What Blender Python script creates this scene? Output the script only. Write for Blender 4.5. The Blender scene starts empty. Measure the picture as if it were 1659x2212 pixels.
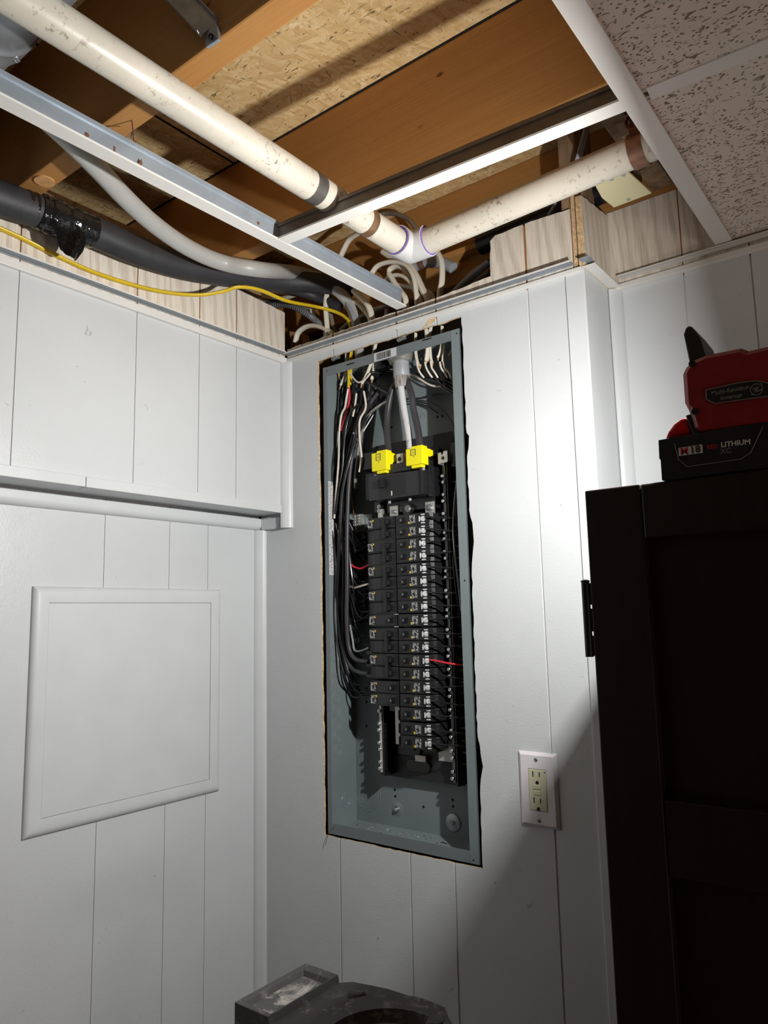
import bpy, bmesh, math, random
import numpy as np
from mathutils import Vector, Matrix

# ------------------------------------------------------------------ camera
SC = bpy.context.scene
COL = SC.collection
CAM = np.array([1.206, -1.206, 1.53])
RV = np.array([0.79139536, 0.6108926, -0.0224414])
UV = np.array([0.10217441, -0.09599164, 0.99012423])
FV = np.array([-0.60270538, 0.78587266, 0.13838493])
FPX, IW, IH = 1607.76, 1659.0, 2212.0
cam_d = bpy.data.cameras.new('camera')
cam = bpy.data.objects.new('camera', cam_d)
COL.objects.link(cam)
cam.matrix_world = Matrix(((RV[0], UV[0], -FV[0], CAM[0]), (RV[1], UV[1], -FV[1], CAM[1]),
                           (RV[2], UV[2], -FV[2], CAM[2]), (0, 0, 0, 1)))
cam_d.sensor_fit = 'VERTICAL'
cam_d.sensor_height = 36.0
cam_d.lens = 36.0 * FPX / IH
cam_d.clip_start = 0.02
SC.camera = cam

# ------------------------------------------------------------------ light
SC.view_settings.view_transform = 'Standard'
SC.view_settings.look = 'None'
SC.view_settings.exposure = 0.0
SC.view_settings.gamma = 1.0
SC.view_settings.use_curve_mapping = False
w = bpy.data.worlds.new('room_ambient'); SC.world = w; w.use_nodes = True
w.node_tree.nodes['Background'].inputs[0].default_value = (1.0, 0.80, 0.62, 1)
w.node_tree.nodes['Background'].inputs[1].default_value = 0.004
LAMP = Vector((0.997, -0.398, 1.822))

def area_light(name, loc, direction, sx, sy, power, color):
    d = bpy.data.lights.new(name, 'AREA'); d.shape = 'RECTANGLE'
    d.size, d.size_y, d.energy, d.color = sx, sy, power, color
    o = bpy.data.objects.new(name, d); COL.objects.link(o)
    o.location = loc
    o.rotation_euler = Vector(direction).to_track_quat('-Z', 'Y').to_euler()
    return o
# the work light standing on the cabinet, aimed at the panel corner
area_light('work_light_beam', LAMP, (-1, -0.09, -0.13), 0.016, 0.030, 10.0, (1.0, 0.995, 0.975))
# unseen warm light added beyond the cabinet to brighten the ceiling tiles
area_light('tile_fill_light', (2.6, -0.95, 0.85), (-0.25, 0.1, 1.0), 0.35, 0.35, 8.0, (1.0, 0.80, 0.66))

# ------------------------------------------------------------------ helpers
def at(px, py, ax, val):
    """world point where the sight line of a photo pixel meets the plane axis=val"""
    d = FV + RV * (px - IW / 2) / FPX - UV * (py - IH / 2) / FPX
    p = CAM + d * (val - CAM[ax]) / d[ax]
    return (float(p[0]), float(p[1]), float(p[2]))

RND = random.Random(7)
ORG = {}

def link(o, parent=None):
    COL.objects.link(o)
    if parent is not None:
        o.parent = parent
    return o

def tag(o, label=None, cat=None, group=None, kind=None):
    if label: o['label'] = label
    if cat: o['category'] = cat
    if group: o['group'] = group
    if kind: o['kind'] = kind
    return o

def thing(name, label, cat, loc, group=None):
    o = bpy.data.objects.new(name, None); o.empty_display_size = 0.02
    link(o); o.location = loc; ORG[o.name] = Vector(loc)
    return tag(o, label, cat, group)

def obj(name, bm, mats, parent=None, bevel=0, smooth=False, kind=None, label=None, segs=2):
    me = bpy.data.meshes.new(name)
    org = Vector((0, 0, 0))
    if parent is not None:
        org = ORG.get(parent.name, Vector((0, 0, 0)))
        bmesh.ops.translate(bm, verts=bm.verts, vec=-org)
    bmesh.ops.recalc_face_normals(bm, faces=bm.faces)
    bm.to_mesh(me); bm.free()
    if not isinstance(mats, (list, tuple)): mats = [mats]
    for m in mats: me.materials.append(m)
    o = bpy.data.objects.new(name, me)
    link(o, parent)
    ORG[o.name] = org
    if smooth:
        for p in me.polygons: p.use_smooth = True
        md = o.modifiers.new('edge', 'EDGE_SPLIT'); md.split_angle = math.radians(38)
    if bevel:
        md = o.modifiers.new('bevel', 'BEVEL'); md.width = bevel; md.segments = segs
        md.limit_method = 'ANGLE'; md.angle_limit = math.radians(40)
    if kind: o['kind'] = kind
    if label: o['label'] = label
    return o

def copy_tree(o, parent=None, loc=None):
    c = o.copy(); COL.objects.link(c)
    ORG[c.name] = ORG.get(o.name, Vector((0, 0, 0)))
    if parent is not None: c.parent = parent
    if loc is not None: c.location = loc
    for ch in list(o.children): copy_tree(ch, c)
    return c

def B(): return bmesh.new()

def box(bm, x0, x1, y0, y1, z0, z1, mi=0):
    vs = [bm.verts.new((x, y, z)) for x in (x0, x1) for y in (y0, y1) for z in (z0, z1)]
    for q in ((0, 1, 3, 2), (4, 6, 7, 5), (0, 4, 5, 1), (2, 3, 7, 6), (0, 2, 6, 4), (1, 5, 7, 3)):
        f = bm.faces.new([vs[i] for i in q]); f.material_index = mi
    return vs

def obox(bm, c, size, axes, mi=0):
    """box with centre c, half sizes, along three given unit axes"""
    a = [Vector(v).normalized() for v in axes]
    c = Vector(c); vs = []
    for i in (-1, 1):
        for j in (-1, 1):
            for k in (-1, 1):
                vs.append(bm.verts.new(c + a[0] * size[0] * i + a[1] * size[1] * j + a[2] * size[2] * k))
    for q in ((0, 1, 3, 2), (4, 6, 7, 5), (0, 4, 5, 1), (2, 3, 7, 6), (0, 2, 6, 4), (1, 5, 7, 3)):
        f = bm.faces.new([vs[i] for i in q]); f.material_index = mi
    return vs

def prism(bm, poly, axis, a, b, mi=0, side=None):
    """extrude a 2-D outline along an axis; poly in the two other axes in order"""
    def P(u, v, t):
        return (t, u, v) if axis == 0 else (u, t, v) if axis == 1 else (u, v, t)
    A = [bm.verts.new(P(u, v, a)) for u, v in poly]
    Bv = [bm.verts.new(P(u, v, b)) for u, v in poly]
    f = bm.faces.new(A); f.material_index = mi
    f = bm.faces.new(Bv[::-1]); f.material_index = mi
    n = len(poly)
    for i in range(n):
        f = bm.faces.new((A[i], A[(i + 1) % n], Bv[(i + 1) % n], Bv[i]))
        f.material_index = mi if side is None else (side(poly[i], poly[(i + 1) % n]) if callable(side) else side)

def frame_of(d):
    d = Vector(d).normalized()
    u = d.cross(Vector((0, 0, 1)))
    if u.length < 1e-3: u = Vector((1, 0, 0))
    u.normalize()
    return u, d.cross(u).normalized(), d

def cyl(bm, p0, p1, r0, r1=None, seg=20, mi=0, caps=True):
    if r1 is None: r1 = r0
    p0, p1 = Vector(p0), Vector(p1)
    u, v, d = frame_of(p1 - p0)
    rings = []
    for p, r in ((p0, r0), (p1, r1)):
        rings.append([bm.verts.new(p + (u * math.cos(2 * math.pi * i / seg) + v * math.sin(2 * math.pi * i / seg)) * r) for i in range(seg)])
    for i in range(seg):
        f = bm.faces.new((rings[0][i], rings[0][(i + 1) % seg], rings[1][(i + 1) % seg], rings[1][i])); f.material_index = mi
    if caps:
        f = bm.faces.new(rings[0][::-1]); f.material_index = mi
        f = bm.faces.new(rings[1]); f.material_index = mi

def lathe(bm, c, d, prof, seg=28, mi=0):
    """prof: list of (distance along d, radius)"""
    c = Vector(c); u, v, d = frame_of(d); rings = []
    for h, r in prof:
        if r < 1e-6:
            rings.append([bm.verts.new(c + d * h)])
        else:
            rings.append([bm.verts.new(c + d * h + (u * math.cos(2 * math.pi * i / seg) + v * math.sin(2 * math.pi * i / seg)) * r) for i in range(seg)])
    for a, b in zip(rings, rings[1:]):
        for i in range(seg):
            j = (i + 1) % seg
            q = [a[i % len(a)], a[j % len(a)], b[j % len(b)], b[i % len(b)]]
            q2 = []
            for vv in q:
                if vv not in q2: q2.append(vv)
            if len(q2) > 2:
                f = bm.faces.new(q2); f.material_index = mi

def spline(pts, n=6):
    P = [Vector(p) for p in pts]
    if len(P) < 3: return P
    P = [P[0] * 2 - P[1]] + P + [P[-1] * 2 - P[-2]]
    out = []
    for i in range(1, len(P) - 2):
        for k in range(n):
            t = k / n
            a, b, c, d = P[i - 1], P[i], P[i + 1], P[i + 2]
            out.append(0.5 * ((2 * b) + (c - a) * t + (2 * a - 5 * b + 4 * c - d) * t * t + (3 * b - a - 3 * c + d) * t ** 3))
    out.append(P[-2])
    return out

def tube(bm, pts, r, seg=8, n=6, flat=1.0, mi=0, rfun=None, caps=True):
    P = spline(pts, n)
    rings = []; u = None
    for i, p in enumerate(P):
        d = (P[min(i + 1, len(P) - 1)] - P[max(i - 1, 0)]).normalized()
        if u is None:
            u = frame_of(d)[0]
        u = (u - d * u.dot(d)); u.normalize(); v = d.cross(u)
        rr = r if rfun is None else r * rfun(i / (len(P) - 1), i)
        rings.append([bm.verts.new(p + u * math.cos(2 * math.pi * k / seg) * rr + v * math.sin(2 * math.pi * k / seg) * rr * flat) for k in range(seg)])
    for a, b in zip(rings, rings[1:]):
        for k in range(seg):
            f = bm.faces.new((a[k], a[(k + 1) % seg], b[(k + 1) % seg], b[k])); f.material_index = mi
    if caps:
        f = bm.faces.new(rings[0][::-1]); f.material_index = mi
        f = bm.faces.new(rings[-1]); f.material_index = mi

def text_obj(name, s, mat, parent, loc, xdir, ydir, height, depth=0.0003, align='CENTER', bold=False):
    """real lettering: mesh text lying in the plane of xdir / ydir"""
    cu = bpy.data.curves.new(name, 'FONT'); cu.body = s; cu.size = height * 1.38
    cu.extrude = depth; cu.align_x = align; cu.align_y = 'CENTER'; cu.resolution_u = 2
    if bold: cu.offset = height * 0.03
    t = bpy.data.objects.new('t', cu)
    me = bpy.data.meshes.new_from_object(t)
    bpy.data.objects.remove(t)
    X = Vector(xdir).normalized(); Y = Vector(ydir).normalized(); Z = X.cross(Y)
    org = ORG.get(parent.name, Vector((0, 0, 0))) if parent else Vector((0, 0, 0))
    l = Vector(loc) - org
    me.transform(Matrix(((X[0], Y[0], Z[0], l[0]), (X[1], Y[1], Z[1], l[1]), (X[2], Y[2], Z[2], l[2]), (0, 0, 0, 1))))
    me.materials.clear(); me.materials.append(mat)
    o = bpy.data.objects.new(name, me); link(o, parent); ORG[o.name] = org
    return o

# ------------------------------------------------------------------ materials
class N:
    def __init__(s, name):
        s.m = bpy.data.materials.new(name); s.m.use_nodes = True
        s.t = s.m.node_tree; s.p = s.t.nodes['Principled BSDF']
        s.tc = s.t.nodes.new('ShaderNodeTexCoord')
        s.geo = s.t.nodes.new('ShaderNodeNewGeometry')
    def n(s, typ, **kw):
        nd = s.t.nodes.new(typ)
        for k, v in kw.items():
            if k.startswith('i_'):
                key = k[2:]; key = int(key) if key.isdigit() else key
                s.set(nd.inputs[key], v)
            else: setattr(nd, k, v)
        return nd
    def set(s, inp, v):
        if hasattr(v, 'is_output'): s.t.links.new(v, inp)
        elif isinstance(v, (tuple, list)) and len(v) == 3 and inp.type == 'RGBA': inp.default_value = (*v, 1)
        else: inp.default_value = v
    def pos(s, scale=(1, 1, 1), rot=(0, 0, 0)):
        mp = s.n('ShaderNodeMapping'); s.t.links.new(s.geo.outputs['Position'], mp.inputs[0])
        mp.inputs['Scale'].default_value = scale; mp.inputs['Rotation'].default_value = rot
        return mp.outputs[0]
    def noise(s, vec, scale, detail=4, rough=0.55, dist=0.0, out='Fac'):
        nd = s.n('ShaderNodeTexNoise', i_Scale=scale, i_Detail=detail, i_Roughness=rough, i_Distortion=dist)
        s.t.links.new(vec, nd.inputs['Vector']); return nd.outputs[out]
    def vor(s, vec, scale, feature='F1', out='Distance', rnd=1.0):
        nd = s.n('ShaderNodeTexVoronoi', feature=feature, i_Scale=scale, i_Randomness=rnd)
        s.t.links.new(vec, nd.inputs['Vector']); return nd.outputs[out]
    def ramp(s, fac, stops, interp='LINEAR'):
        nd = s.n('ShaderNodeValToRGB'); s.t.links.new(fac, nd.inputs[0]); cr = nd.color_ramp; cr.interpolation = interp
        while len(cr.elements) < len(stops): cr.elements.new(0.5)
        for e, (p, c) in zip(cr.elements, stops):
            e.position = p; e.color = (*c, 1) if isinstance(c, tuple) else (c, c, c, 1)
        return nd.outputs[0]
    def mix(s, fac, a, b, mode='MIX'):
        nd = s.n('ShaderNodeMix', data_type='RGBA', blend_type=mode)
        s.set(nd.inputs[0], fac); s.set(nd.inputs[6], a); s.set(nd.inputs[7], b); return nd.outputs[2]
    def math(s, op, a, b=0.0, c=0.0):
        nd = s.n('ShaderNodeMath', operation=op); s.set(nd.inputs[0], a); s.set(nd.inputs[1], b)
        s.set(nd.inputs[2], c); return nd.outputs[0]
    def bump(s, h, strength=0.3, dist=0.001):
        nd = s.n('ShaderNodeBump', i_Strength=strength, i_Distance=dist); s.t.links.new(h, nd.inputs['Height'])
        s.t.links.new(nd.outputs[0], s.p.inputs['Normal'])
    def fin(s, col=None, rough=0.5, metal=0.0, spec=None, emit=None, es=1.0, coat=None, trans=None):
        if col is not None: s.set(s.p.inputs['Base Color'], col)
        s.set(s.p.inputs['Roughness'], rough); s.set(s.p.inputs['Metallic'], metal)
        if spec is not None: s.p.inputs['Specular IOR Level'].default_value = spec
        if coat: s.p.inputs['Coat Weight'].default_value = coat
        if trans: s.p.inputs['Transmission Weight'].default_value = trans
        if emit: s.set(s.p.inputs['Emission Color'], emit); s.p.inputs['Emission Strength'].default_value = es
        return s.m

def simple(name, col, rough=0.5, metal=0.0, var=0.12, scale=30, bump=0.1, bd=0.0006, spec=None, stretch=(1, 1, 1)):
    """one colour with gentle real-world unevenness and fine relief"""
    k = N(name); v = k.pos(stretch); f = k.noise(v, scale, 4)
    a = tuple(c * (1 - var) for c in col); b = tuple(min(1, c * (1 + var)) for c in col)
    k.bump(k.noise(v, scale * 4, 3), bump, bd)
    return k.fin(k.ramp(f, [(0.3, a), (0.7, b)]), rough, metal, spec)

def m_panel(name, vertical='z', paint=(0.615, 0.635, 0.645)):
    """wall panelling: grey paint up to the old ceiling line, printed pale ash grain above it"""
    k = N(name)
    sep = k.n('ShaderNodeSeparateXYZ'); k.t.links.new(k.geo.outputs['Position'], sep.inputs[0])
    edge = k.math('ADD', sep.outputs[2], k.math('MULTIPLY', k.noise(k.pos((1, 1, .4)), 9, 3), 0.016))
    line = 2.137
    fac = k.ramp(k.math('MULTIPLY', k.math('SUBTRACT', edge, line), 60.0), [(0.0, 0.0), (0.12, 1.0)])
    pn = k.noise(k.pos(), 5, 5)
    pc = k.ramp(pn, [(0.3, tuple(c * .96 for c in paint)), (0.7, tuple(c * 1.03 for c in paint))])
    scuff = k.ramp(k.noise(k.pos((1, 1, 1)), 60, 2, 0.5, 0.8), [(0.74, 1.0), (0.79, 0.45)])
    pc = k.mix(0.55, pc, k.mix(1.0, pc, scuff, 'MULTIPLY'))
    wv = k.n('ShaderNodeTexWave', i_Scale=26.0, i_Distortion=9.0, i_Detail=2.0)
    wv.inputs['Detail Scale'].default_value = 0.8
    wv.bands_direction = 'DIAGONAL'
    k.t.links.new(k.pos((1, 1, 0.10)), wv.inputs['Vector'])
    fine = k.noise(k.pos((1, 1, 0.05)), 420, 3)
    wc = k.ramp(wv.outputs['Fac'], [(0.1, (0.62, 0.535, 0.44)), (0.6, (0.82, 0.745, 0.64))])
    wc = k.mix(0.35, wc, k.ramp(fine, [(0.35, (0.52, 0.44, 0.35)), (0.6, (0.88, 0.81, 0.70))]))
    col = k.mix(fac, pc, wc)
    k.bump(k.math('ADD', k.noise(k.pos(), 260, 3), k.math('MULTIPLY', k.noise(k.pos(), 22, 2), 2.0)), 0.22, 0.0012)
    return k.fin(col, 0.36, 0, 0.5)

def m_groove(name, paint=(0.62, 0.625, 0.62)):
    k = N(name)
    sep = k.n('ShaderNodeSeparateXYZ'); k.t.links.new(k.geo.outputs['Position'], sep.inputs[0])
    edge = k.math('ADD', sep.outputs[2], k.math('MULTIPLY', k.noise(k.pos(), 14, 2), 0.012))
    fac = k.ramp(k.math('MULTIPLY', k.math('SUBTRACT', edge, 2.129), 60.0), [(0.0, 0.0), (0.1, 1.0)])
    return k.fin(k.mix(fac, paint, (0.42, 0.20, 0.07)), 0.6)

def m_osb():
    k = N('strand_board')
    tones = [(0.0, (0.42, 0.25, 0.10)), (0.2, (0.60, 0.39, 0.17)), (0.5, (0.70, 0.49, 0.235)), (0.8, (0.78, 0.58, 0.31)), (1.0, (0.96, 0.82, 0.56))]
    warp = k.n('ShaderNodeVectorMath', operation='MULTIPLY_ADD')
    nz = k.n('ShaderNodeTexNoise', i_Scale=9.0, i_Detail=2.0); k.t.links.new(k.geo.outputs['Position'], nz.inputs['Vector'])
    k.t.links.new(nz.outputs['Color'], warp.inputs[0]); warp.inputs[1].default_value = (.05, .05, .05)
    k.t.links.new(k.geo.outputs['Position'], warp.inputs[2])
    layers = []
    for rot, sc, off in ((0.15, (26, 120, 1), 0), (0.9, (30, 140, 1), 3), (-0.45, (28, 110, 1), 7), (1.9, (42, 150, 1), 11)):
        mp = k.n('ShaderNodeMapping'); k.t.links.new(warp.outputs[0], mp.inputs[0])
        mp.vector_type = 'TEXTURE' if False else 'POINT'
        mp.inputs['Rotation'].default_value = (0, 0, rot); mp.inputs['Location'].default_value = (off, off, 0)
        m2 = k.n('ShaderNodeMapping'); k.t.links.new(mp.outputs[0], m2.inputs[0]); m2.inputs['Scale'].default_value = sc
        vz = k.n('ShaderNodeTexVoronoi', i_Scale=1.0); k.t.links.new(m2.outputs[0], vz.inputs['Vector'])
        s2 = k.n('ShaderNodeSeparateXYZ'); k.t.links.new(vz.outputs['Color'], s2.inputs[0])
        layers.append((s2.outputs[0], s2.outputs[1], vz.outputs['Distance']))
    f, h = layers[0][0], layers[0][1]
    for a, b, d in layers[1:]:
        mask = k.ramp(b, [(0.5, 0.0), (0.52, 1.0)])
        f = k.mix(mask, f, a); h = k.mix(mask, h, b)
    f = k.math('ADD', k.math('MULTIPLY', f, 0.6), k.math('MULTIPLY', k.noise(k.pos((60, 220, 1), (0, 0, .3)), 1.0, 4), 0.4))
    col = k.ramp(f, tones)
    dark = k.ramp(k.noise(k.pos((40, 170, 1), (0, 0, 0.6)), 1.0, 2, 0.5, 1.2), [(0.64, 1.0), (0.70, 0.30)])
    dark2 = k.ramp(k.noise(k.pos((150, 45, 1), (0, 0, 0.2)), 1.0, 2, 0.5, 1.2), [(0.66, 1.0), (0.73, 0.35)])
    col = k.mix(1.0, k.mix(1.0, col, dark, 'MULTIPLY'), dark2, 'MULTIPLY')
    k.bump(k.math('ADD', h, f), 1.0, 0.004)
    return k.fin(col, 0.75, 0, 0.2)

def m_joist():
    k = N('joist_lumber')
    g = k.noise(k.pos((1.2, 30, 30)), 4, 6, 0.6)
    fine = k.noise(k.pos((6, 200, 200)), 2, 3)
    col = k.ramp(k.math('ADD', k.math('MULTIPLY', g, 0.7), k.math('MULTIPLY', fine, 0.3)),
                 [(0.3, (0.38, 0.180, 0.052)), (0.55, (0.43, 0.208, 0.064)), (0.8, (0.47, 0.235, 0.076))])
    kn = k.vor(k.pos((5, 5, 9)), 1.6)
    col = k.mix(1.0, col, k.ramp(kn, [(0.035, (0.35, 0.25, 0.2)), (0.075, (1.0, 1.0, 1.0))]), 'MULTIPLY')
    k.bump(fine, 0.25, 0.0008)
    return k.fin(col, 0.6, 0, 0.25)

def m_tile():
    k = N('fissured_ceiling_tile')
    warp = k.pos((1, 1, 1))
    a = k.noise(k.pos((80, 185, 1), (0, 0, -0.25)), 1.0, 2.2, 0.55, 0.8)
    pits = k.ramp(a, [(0.615, 1.0), (0.68, 0.0)])
    b = k.ramp(k.vor(k.pos((175, 210, 1)), 1.0), [(0.20, 0.0), (0.30, 1.0)])
    gate = k.ramp(k.noise(warp, 60, 2), [(0.42, 0.0), (0.52, 1.0)])
    b = k.mix(gate, (1, 1, 1), b)
    hh = k.mix(1.0, pits, b, 'MULTIPLY')
    base = k.ramp(k.noise(warp, 8, 4), [(0.3, (0.70, 0.62, 0.55)), (0.7, (0.77, 0.70, 0.63))])
    col = k.mix(hh, (0.26, 0.19, 0.14), base)
    k.bump(k.math('ADD', hh, k.math('MULTIPLY', k.noise(warp, 500, 2), 0.12)), 0.9, 0.003)
    return k.fin(col, 0.9, 0, 0.1)

def m_dirty(name, col, dirt, rough=0.4, lo=0.62, hi=0.72, scale=70, spec=None, big=0.25):
    k = N(name)
    n1 = k.noise(k.pos(), scale, 6, 0.7)
    d = k.ramp(n1, [(lo, 0.0), (hi, 1.0)])
    g = k.ramp(k.noise(k.pos(), 9, 4), [(0.35, tuple(c * (1 - big) for c in col)), (0.65, col)])
    gate = k.ramp(k.noise(k.pos(), 14, 2), [(0.40, 0.0), (0.62, 1.0)])
    c2 = k.mix(k.math('MULTIPLY', d, gate), g, dirt)
    k.bump(k.noise(k.pos(), 300, 2), 0.08, 0.0005)
    return k.fin(c2, rough, 0, spec)

M = {}
M['panel'] = m_panel('painted_panelling')
M['groove'] = m_groove('panelling_groove')
M['cut_edge'] = simple('cut_hardboard_edge', (0.66, 0.46, 0.25), 0.8, var=0.35, scale=180, bump=0.5)
M['paint'] = simple('grey_trim_paint', (0.63, 0.65, 0.66), 0.38, var=0.03, scale=12, bump=0.15)
M['osb'] = m_osb()
M['joist'] = m_joist()
M['tile'] = m_tile()
M['tee_white'] = m_dirty('white_grid_paint', (0.78, 0.76, 0.72), (0.40, 0.33, 0.26), 0.35, 0.70, 0.76, 40, big=0.06)
M['tee_grey'] = simple('bare_grid_steel', (0.36, 0.41, 0.46), 0.38, 0.35, var=0.10, scale=25)
M['tee_dark'] = simple('dark_grid_steel', (0.20, 0.185, 0.165), 0.45, 0.4, var=0.2, scale=25)  # darker steel tone for the cross runner's web
M['rust'] = simple('rust', (0.16, 0.06, 0.03), 0.8, var=0.4, scale=120)
M['pvc'] = m_dirty('aged_white_pipe', (0.68, 0.63, 0.53), (0.20, 0.14, 0.08), 0.34, 0.56, 0.66, 95, big=0.14)
M['pvc_fit'] = m_dirty('white_pipe_fitting', (0.66, 0.655, 0.65), (0.25, 0.2, 0.2), 0.35, 0.62, 0.7, 120, big=0.1)
M['primer'] = simple('purple_primer', (0.20, 0.13, 0.42), 0.5, var=0.3, scale=90)
M['brown_tape'] = simple('brown_strap', (0.20, 0.11, 0.06), 0.4, 0.3, var=0.3, scale=60)
M['grey_tape'] = simple('dark_grey_strap', (0.14, 0.13, 0.12), 0.4, 0.5, var=0.2, scale=60)
M['copper'] = simple('old_copper', (0.30, 0.16, 0.11), 0.42, 0.7, var=0.3, scale=60)
M['galv'] = simple('galvanised_steel', (0.40, 0.43, 0.46), 0.36, 0.75, var=0.22, scale=35, bump=0.15)
M['duct'] = simple('duct_steel', (0.36, 0.38, 0.40), 0.42, 0.7, var=0.18, scale=14, bump=0.1)
M['foam'] = simple('black_pipe_foam', (0.032, 0.032, 0.036), 0.55, var=0.2, scale=16, bump=0.3, bd=0.002)
M['tape'] = simple('glossy_black_tape', (0.012, 0.012, 0.013), 0.12, var=0.2, scale=9, bump=0.9, bd=0.006)
M['greypipe'] = m_dirty('grey_plastic_pipe', (0.42, 0.42, 0.40), (0.12, 0.12, 0.12), 0.4, 0.66, 0.70, 160, big=0.1)
M['yellow'] = simple('yellow_cable_jacket', (0.72, 0.50, 0.015), 0.33, var=0.08, scale=60)
M['romex'] = m_dirty('cream_cable_jacket', (0.78, 0.72, 0.60), (0.35, 0.26, 0.15), 0.42, 0.64, 0.74, 140, big=0.14)
M['cable_grey'] = simple('grey_cable_jacket', (0.33, 0.34, 0.36), 0.42, var=0.12)
M['cable_brown'] = simple('dusty_cable_jacket', (0.22, 0.17, 0.12), 0.6, var=0.2)
M['flex'] = simple('grey_flexible_conduit', (0.16, 0.165, 0.175), 0.35, var=0.12)
M['black_wire'] = simple('black_wire_insulation', (0.016, 0.016, 0.018), 0.24, var=0.15, bump=0.05)
M['black_wire_soft'] = simple('dull_black_insulation', (0.045, 0.042, 0.048), 0.42, var=0.15, bump=0.15)
M['white_wire'] = simple('white_wire_insulation', (0.74, 0.67, 0.58), 0.35, var=0.08)
M['red_wire'] = simple('red_wire_insulation', (0.62, 0.03, 0.05), 0.33, var=0.08)
M['bare'] = simple('bare_copper', (0.62, 0.27, 0.14), 0.35, 0.9, var=0.2)
M['service_white'] = m_dirty('worn_white_insulation', (0.60, 0.60, 0.61), (0.10, 0.10, 0.11), 0.45, 0.58, 0.64, 55, big=0.2)
M['braid'] = N('braided_shield'); 
_k = M['braid']; _w = _k.n('ShaderNodeTexChecker', i_Scale=420.0); _k.t.links.new(_k.pos((1, 1, 1), (0.5, 0.6, 0.8)), _w.inputs[0])
_w.inputs[1].default_value = (0.75, 0.73, 0.70, 1); _w.inputs[2].default_value = (0.18, 0.15, 0.13, 1)
M['braid'] = _k.fin(_w.outputs[0], 0.35, 0.6)
M['paper'] = simple('kraft_filler_paper', (0.50, 0.30, 0.15), 0.85, var=0.25, scale=90, bump=0.5)
M['box'] = simple('grey_green_enclosure_paint', (0.190, 0.228, 0.235), 0.34, var=0.06, scale=10, bump=0.06)
M['box_flange'] = simple('grey_enclosure_flange', (0.165, 0.192, 0.202), 0.36, var=0.05, scale=12, bump=0.06)
M['black'] = simple('black_moulded_plastic', (0.010, 0.010, 0.011), 0.30, var=0.15, scale=60, bump=0.1)
M['black_matt'] = simple('dark_breaker_case', (0.017, 0.017, 0.0185), 0.33, var=0.12, scale=60, bump=0.12)
M['black_face'] = simple('breaker_label_face', (0.012, 0.012, 0.013), 0.5, var=0.1)
M['pan'] = simple('black_mounting_pan', (0.018, 0.018, 0.021), 0.5, var=0.12, scale=25)
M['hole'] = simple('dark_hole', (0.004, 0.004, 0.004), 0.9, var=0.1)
M['alu'] = simple('aluminium', (0.55, 0.54, 0.50), 0.38, 0.75, var=0.1, scale=60)
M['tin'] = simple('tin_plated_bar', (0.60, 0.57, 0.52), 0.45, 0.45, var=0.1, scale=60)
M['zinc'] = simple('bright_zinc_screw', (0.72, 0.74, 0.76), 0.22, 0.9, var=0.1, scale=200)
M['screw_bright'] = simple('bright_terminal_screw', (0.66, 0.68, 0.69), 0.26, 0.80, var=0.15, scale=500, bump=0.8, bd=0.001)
M['tin_shaded'] = simple('shaded_neutral_bar', (0.22, 0.22, 0.23), 0.4, 0.5)  # right-hand bar: the flange's shadow is put into its colour
M['lug_yellow'] = simple('yellow_lug_cover', (0.90, 0.80, 0.005), 0.42, var=0.03, scale=40)
M['mark_yellow'] = simple('yellow_label_mark', (0.72, 0.50, 0.02), 0.5, var=0.05)
M['mark_white'] = simple('white_print', (0.62, 0.62, 0.60), 0.5, var=0.04)
M['mark_dark'] = simple('black_print', (0.01, 0.01, 0.01), 0.5, var=0.04)
M['mark_red'] = simple('red_print', (0.42, 0.02, 0.02), 0.5, var=0.04)
M['label_paper'] = simple('white_label_paper', (0.62, 0.62, 0.62), 0.6, var=0.04)
M['washer'] = simple('steel_washer', (0.42, 0.44, 0.45), 0.4, 0.6, var=0.08)
M['plate'] = simple('white_cover_plate', (0.78, 0.74, 0.76), 0.28, var=0.02)
M['ivory'] = simple('ivory_receptacle', (0.66, 0.64, 0.45), 0.3, var=0.03)
M['cab'] = simple('dark_walnut_stain', (0.011, 0.0045, 0.0035), 0.45, var=0.4, scale=12, bump=0.15, stretch=(8, 8, .6))
M['iron'] = simple('black_hinge_iron', (0.008, 0.008, 0.009), 0.4, var=0.2)
M['tool_red'] = simple('red_tool_shell', (0.22, 0.008, 0.013), 0.4, var=0.06, scale=90, bump=0.12)
M['tool_red_gloss'] = simple('glossy_red_latch', (0.50, 0.008, 0.012), 0.18, var=0.05)
M['tool_black'] = simple('tool_black_plastic', (0.012, 0.013, 0.017), 0.4, var=0.15, scale=90)
M['tool_grey_print'] = simple('dim_grey_print', (0.16, 0.16, 0.16), 0.5, var=0.05)
M['cream_box'] = m_dirty('cream_box_plate', (0.66, 0.60, 0.36), (0.30, 0.24, 0.12), 0.45, 0.68, 0.74, 60, big=0.08)
M['stud'] = simple('weathered_stud', (0.26, 0.17, 0.10), 0.75, var=0.45, scale=18, bump=0.6, stretch=(3, 3, 1))
M['fresh'] = simple('fresh_cut_wood', (0.58, 0.31, 0.12), 0.7, var=0.22, scale=60, bump=0.4)
M['concrete'] = simple('foundation_concrete', (0.10, 0.095, 0.09), 0.9, var=0.3, scale=20, bump=0.6, bd=0.003)
M['floor'] = simple('basement_floor', (0.16, 0.14, 0.12), 0.7, var=0.2, scale=10)
_k = N('scuffed_ladder_plastic')
_d = _k.ramp(_k.noise(_k.pos(), 38, 6, 0.72, 0.6), [(0.53, 0.0), (0.68, 1.0)])
_g = _k.ramp(_k.noise(_k.pos(), 8, 2), [(0.35, 0.0), (0.6, 1.0)])
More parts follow.
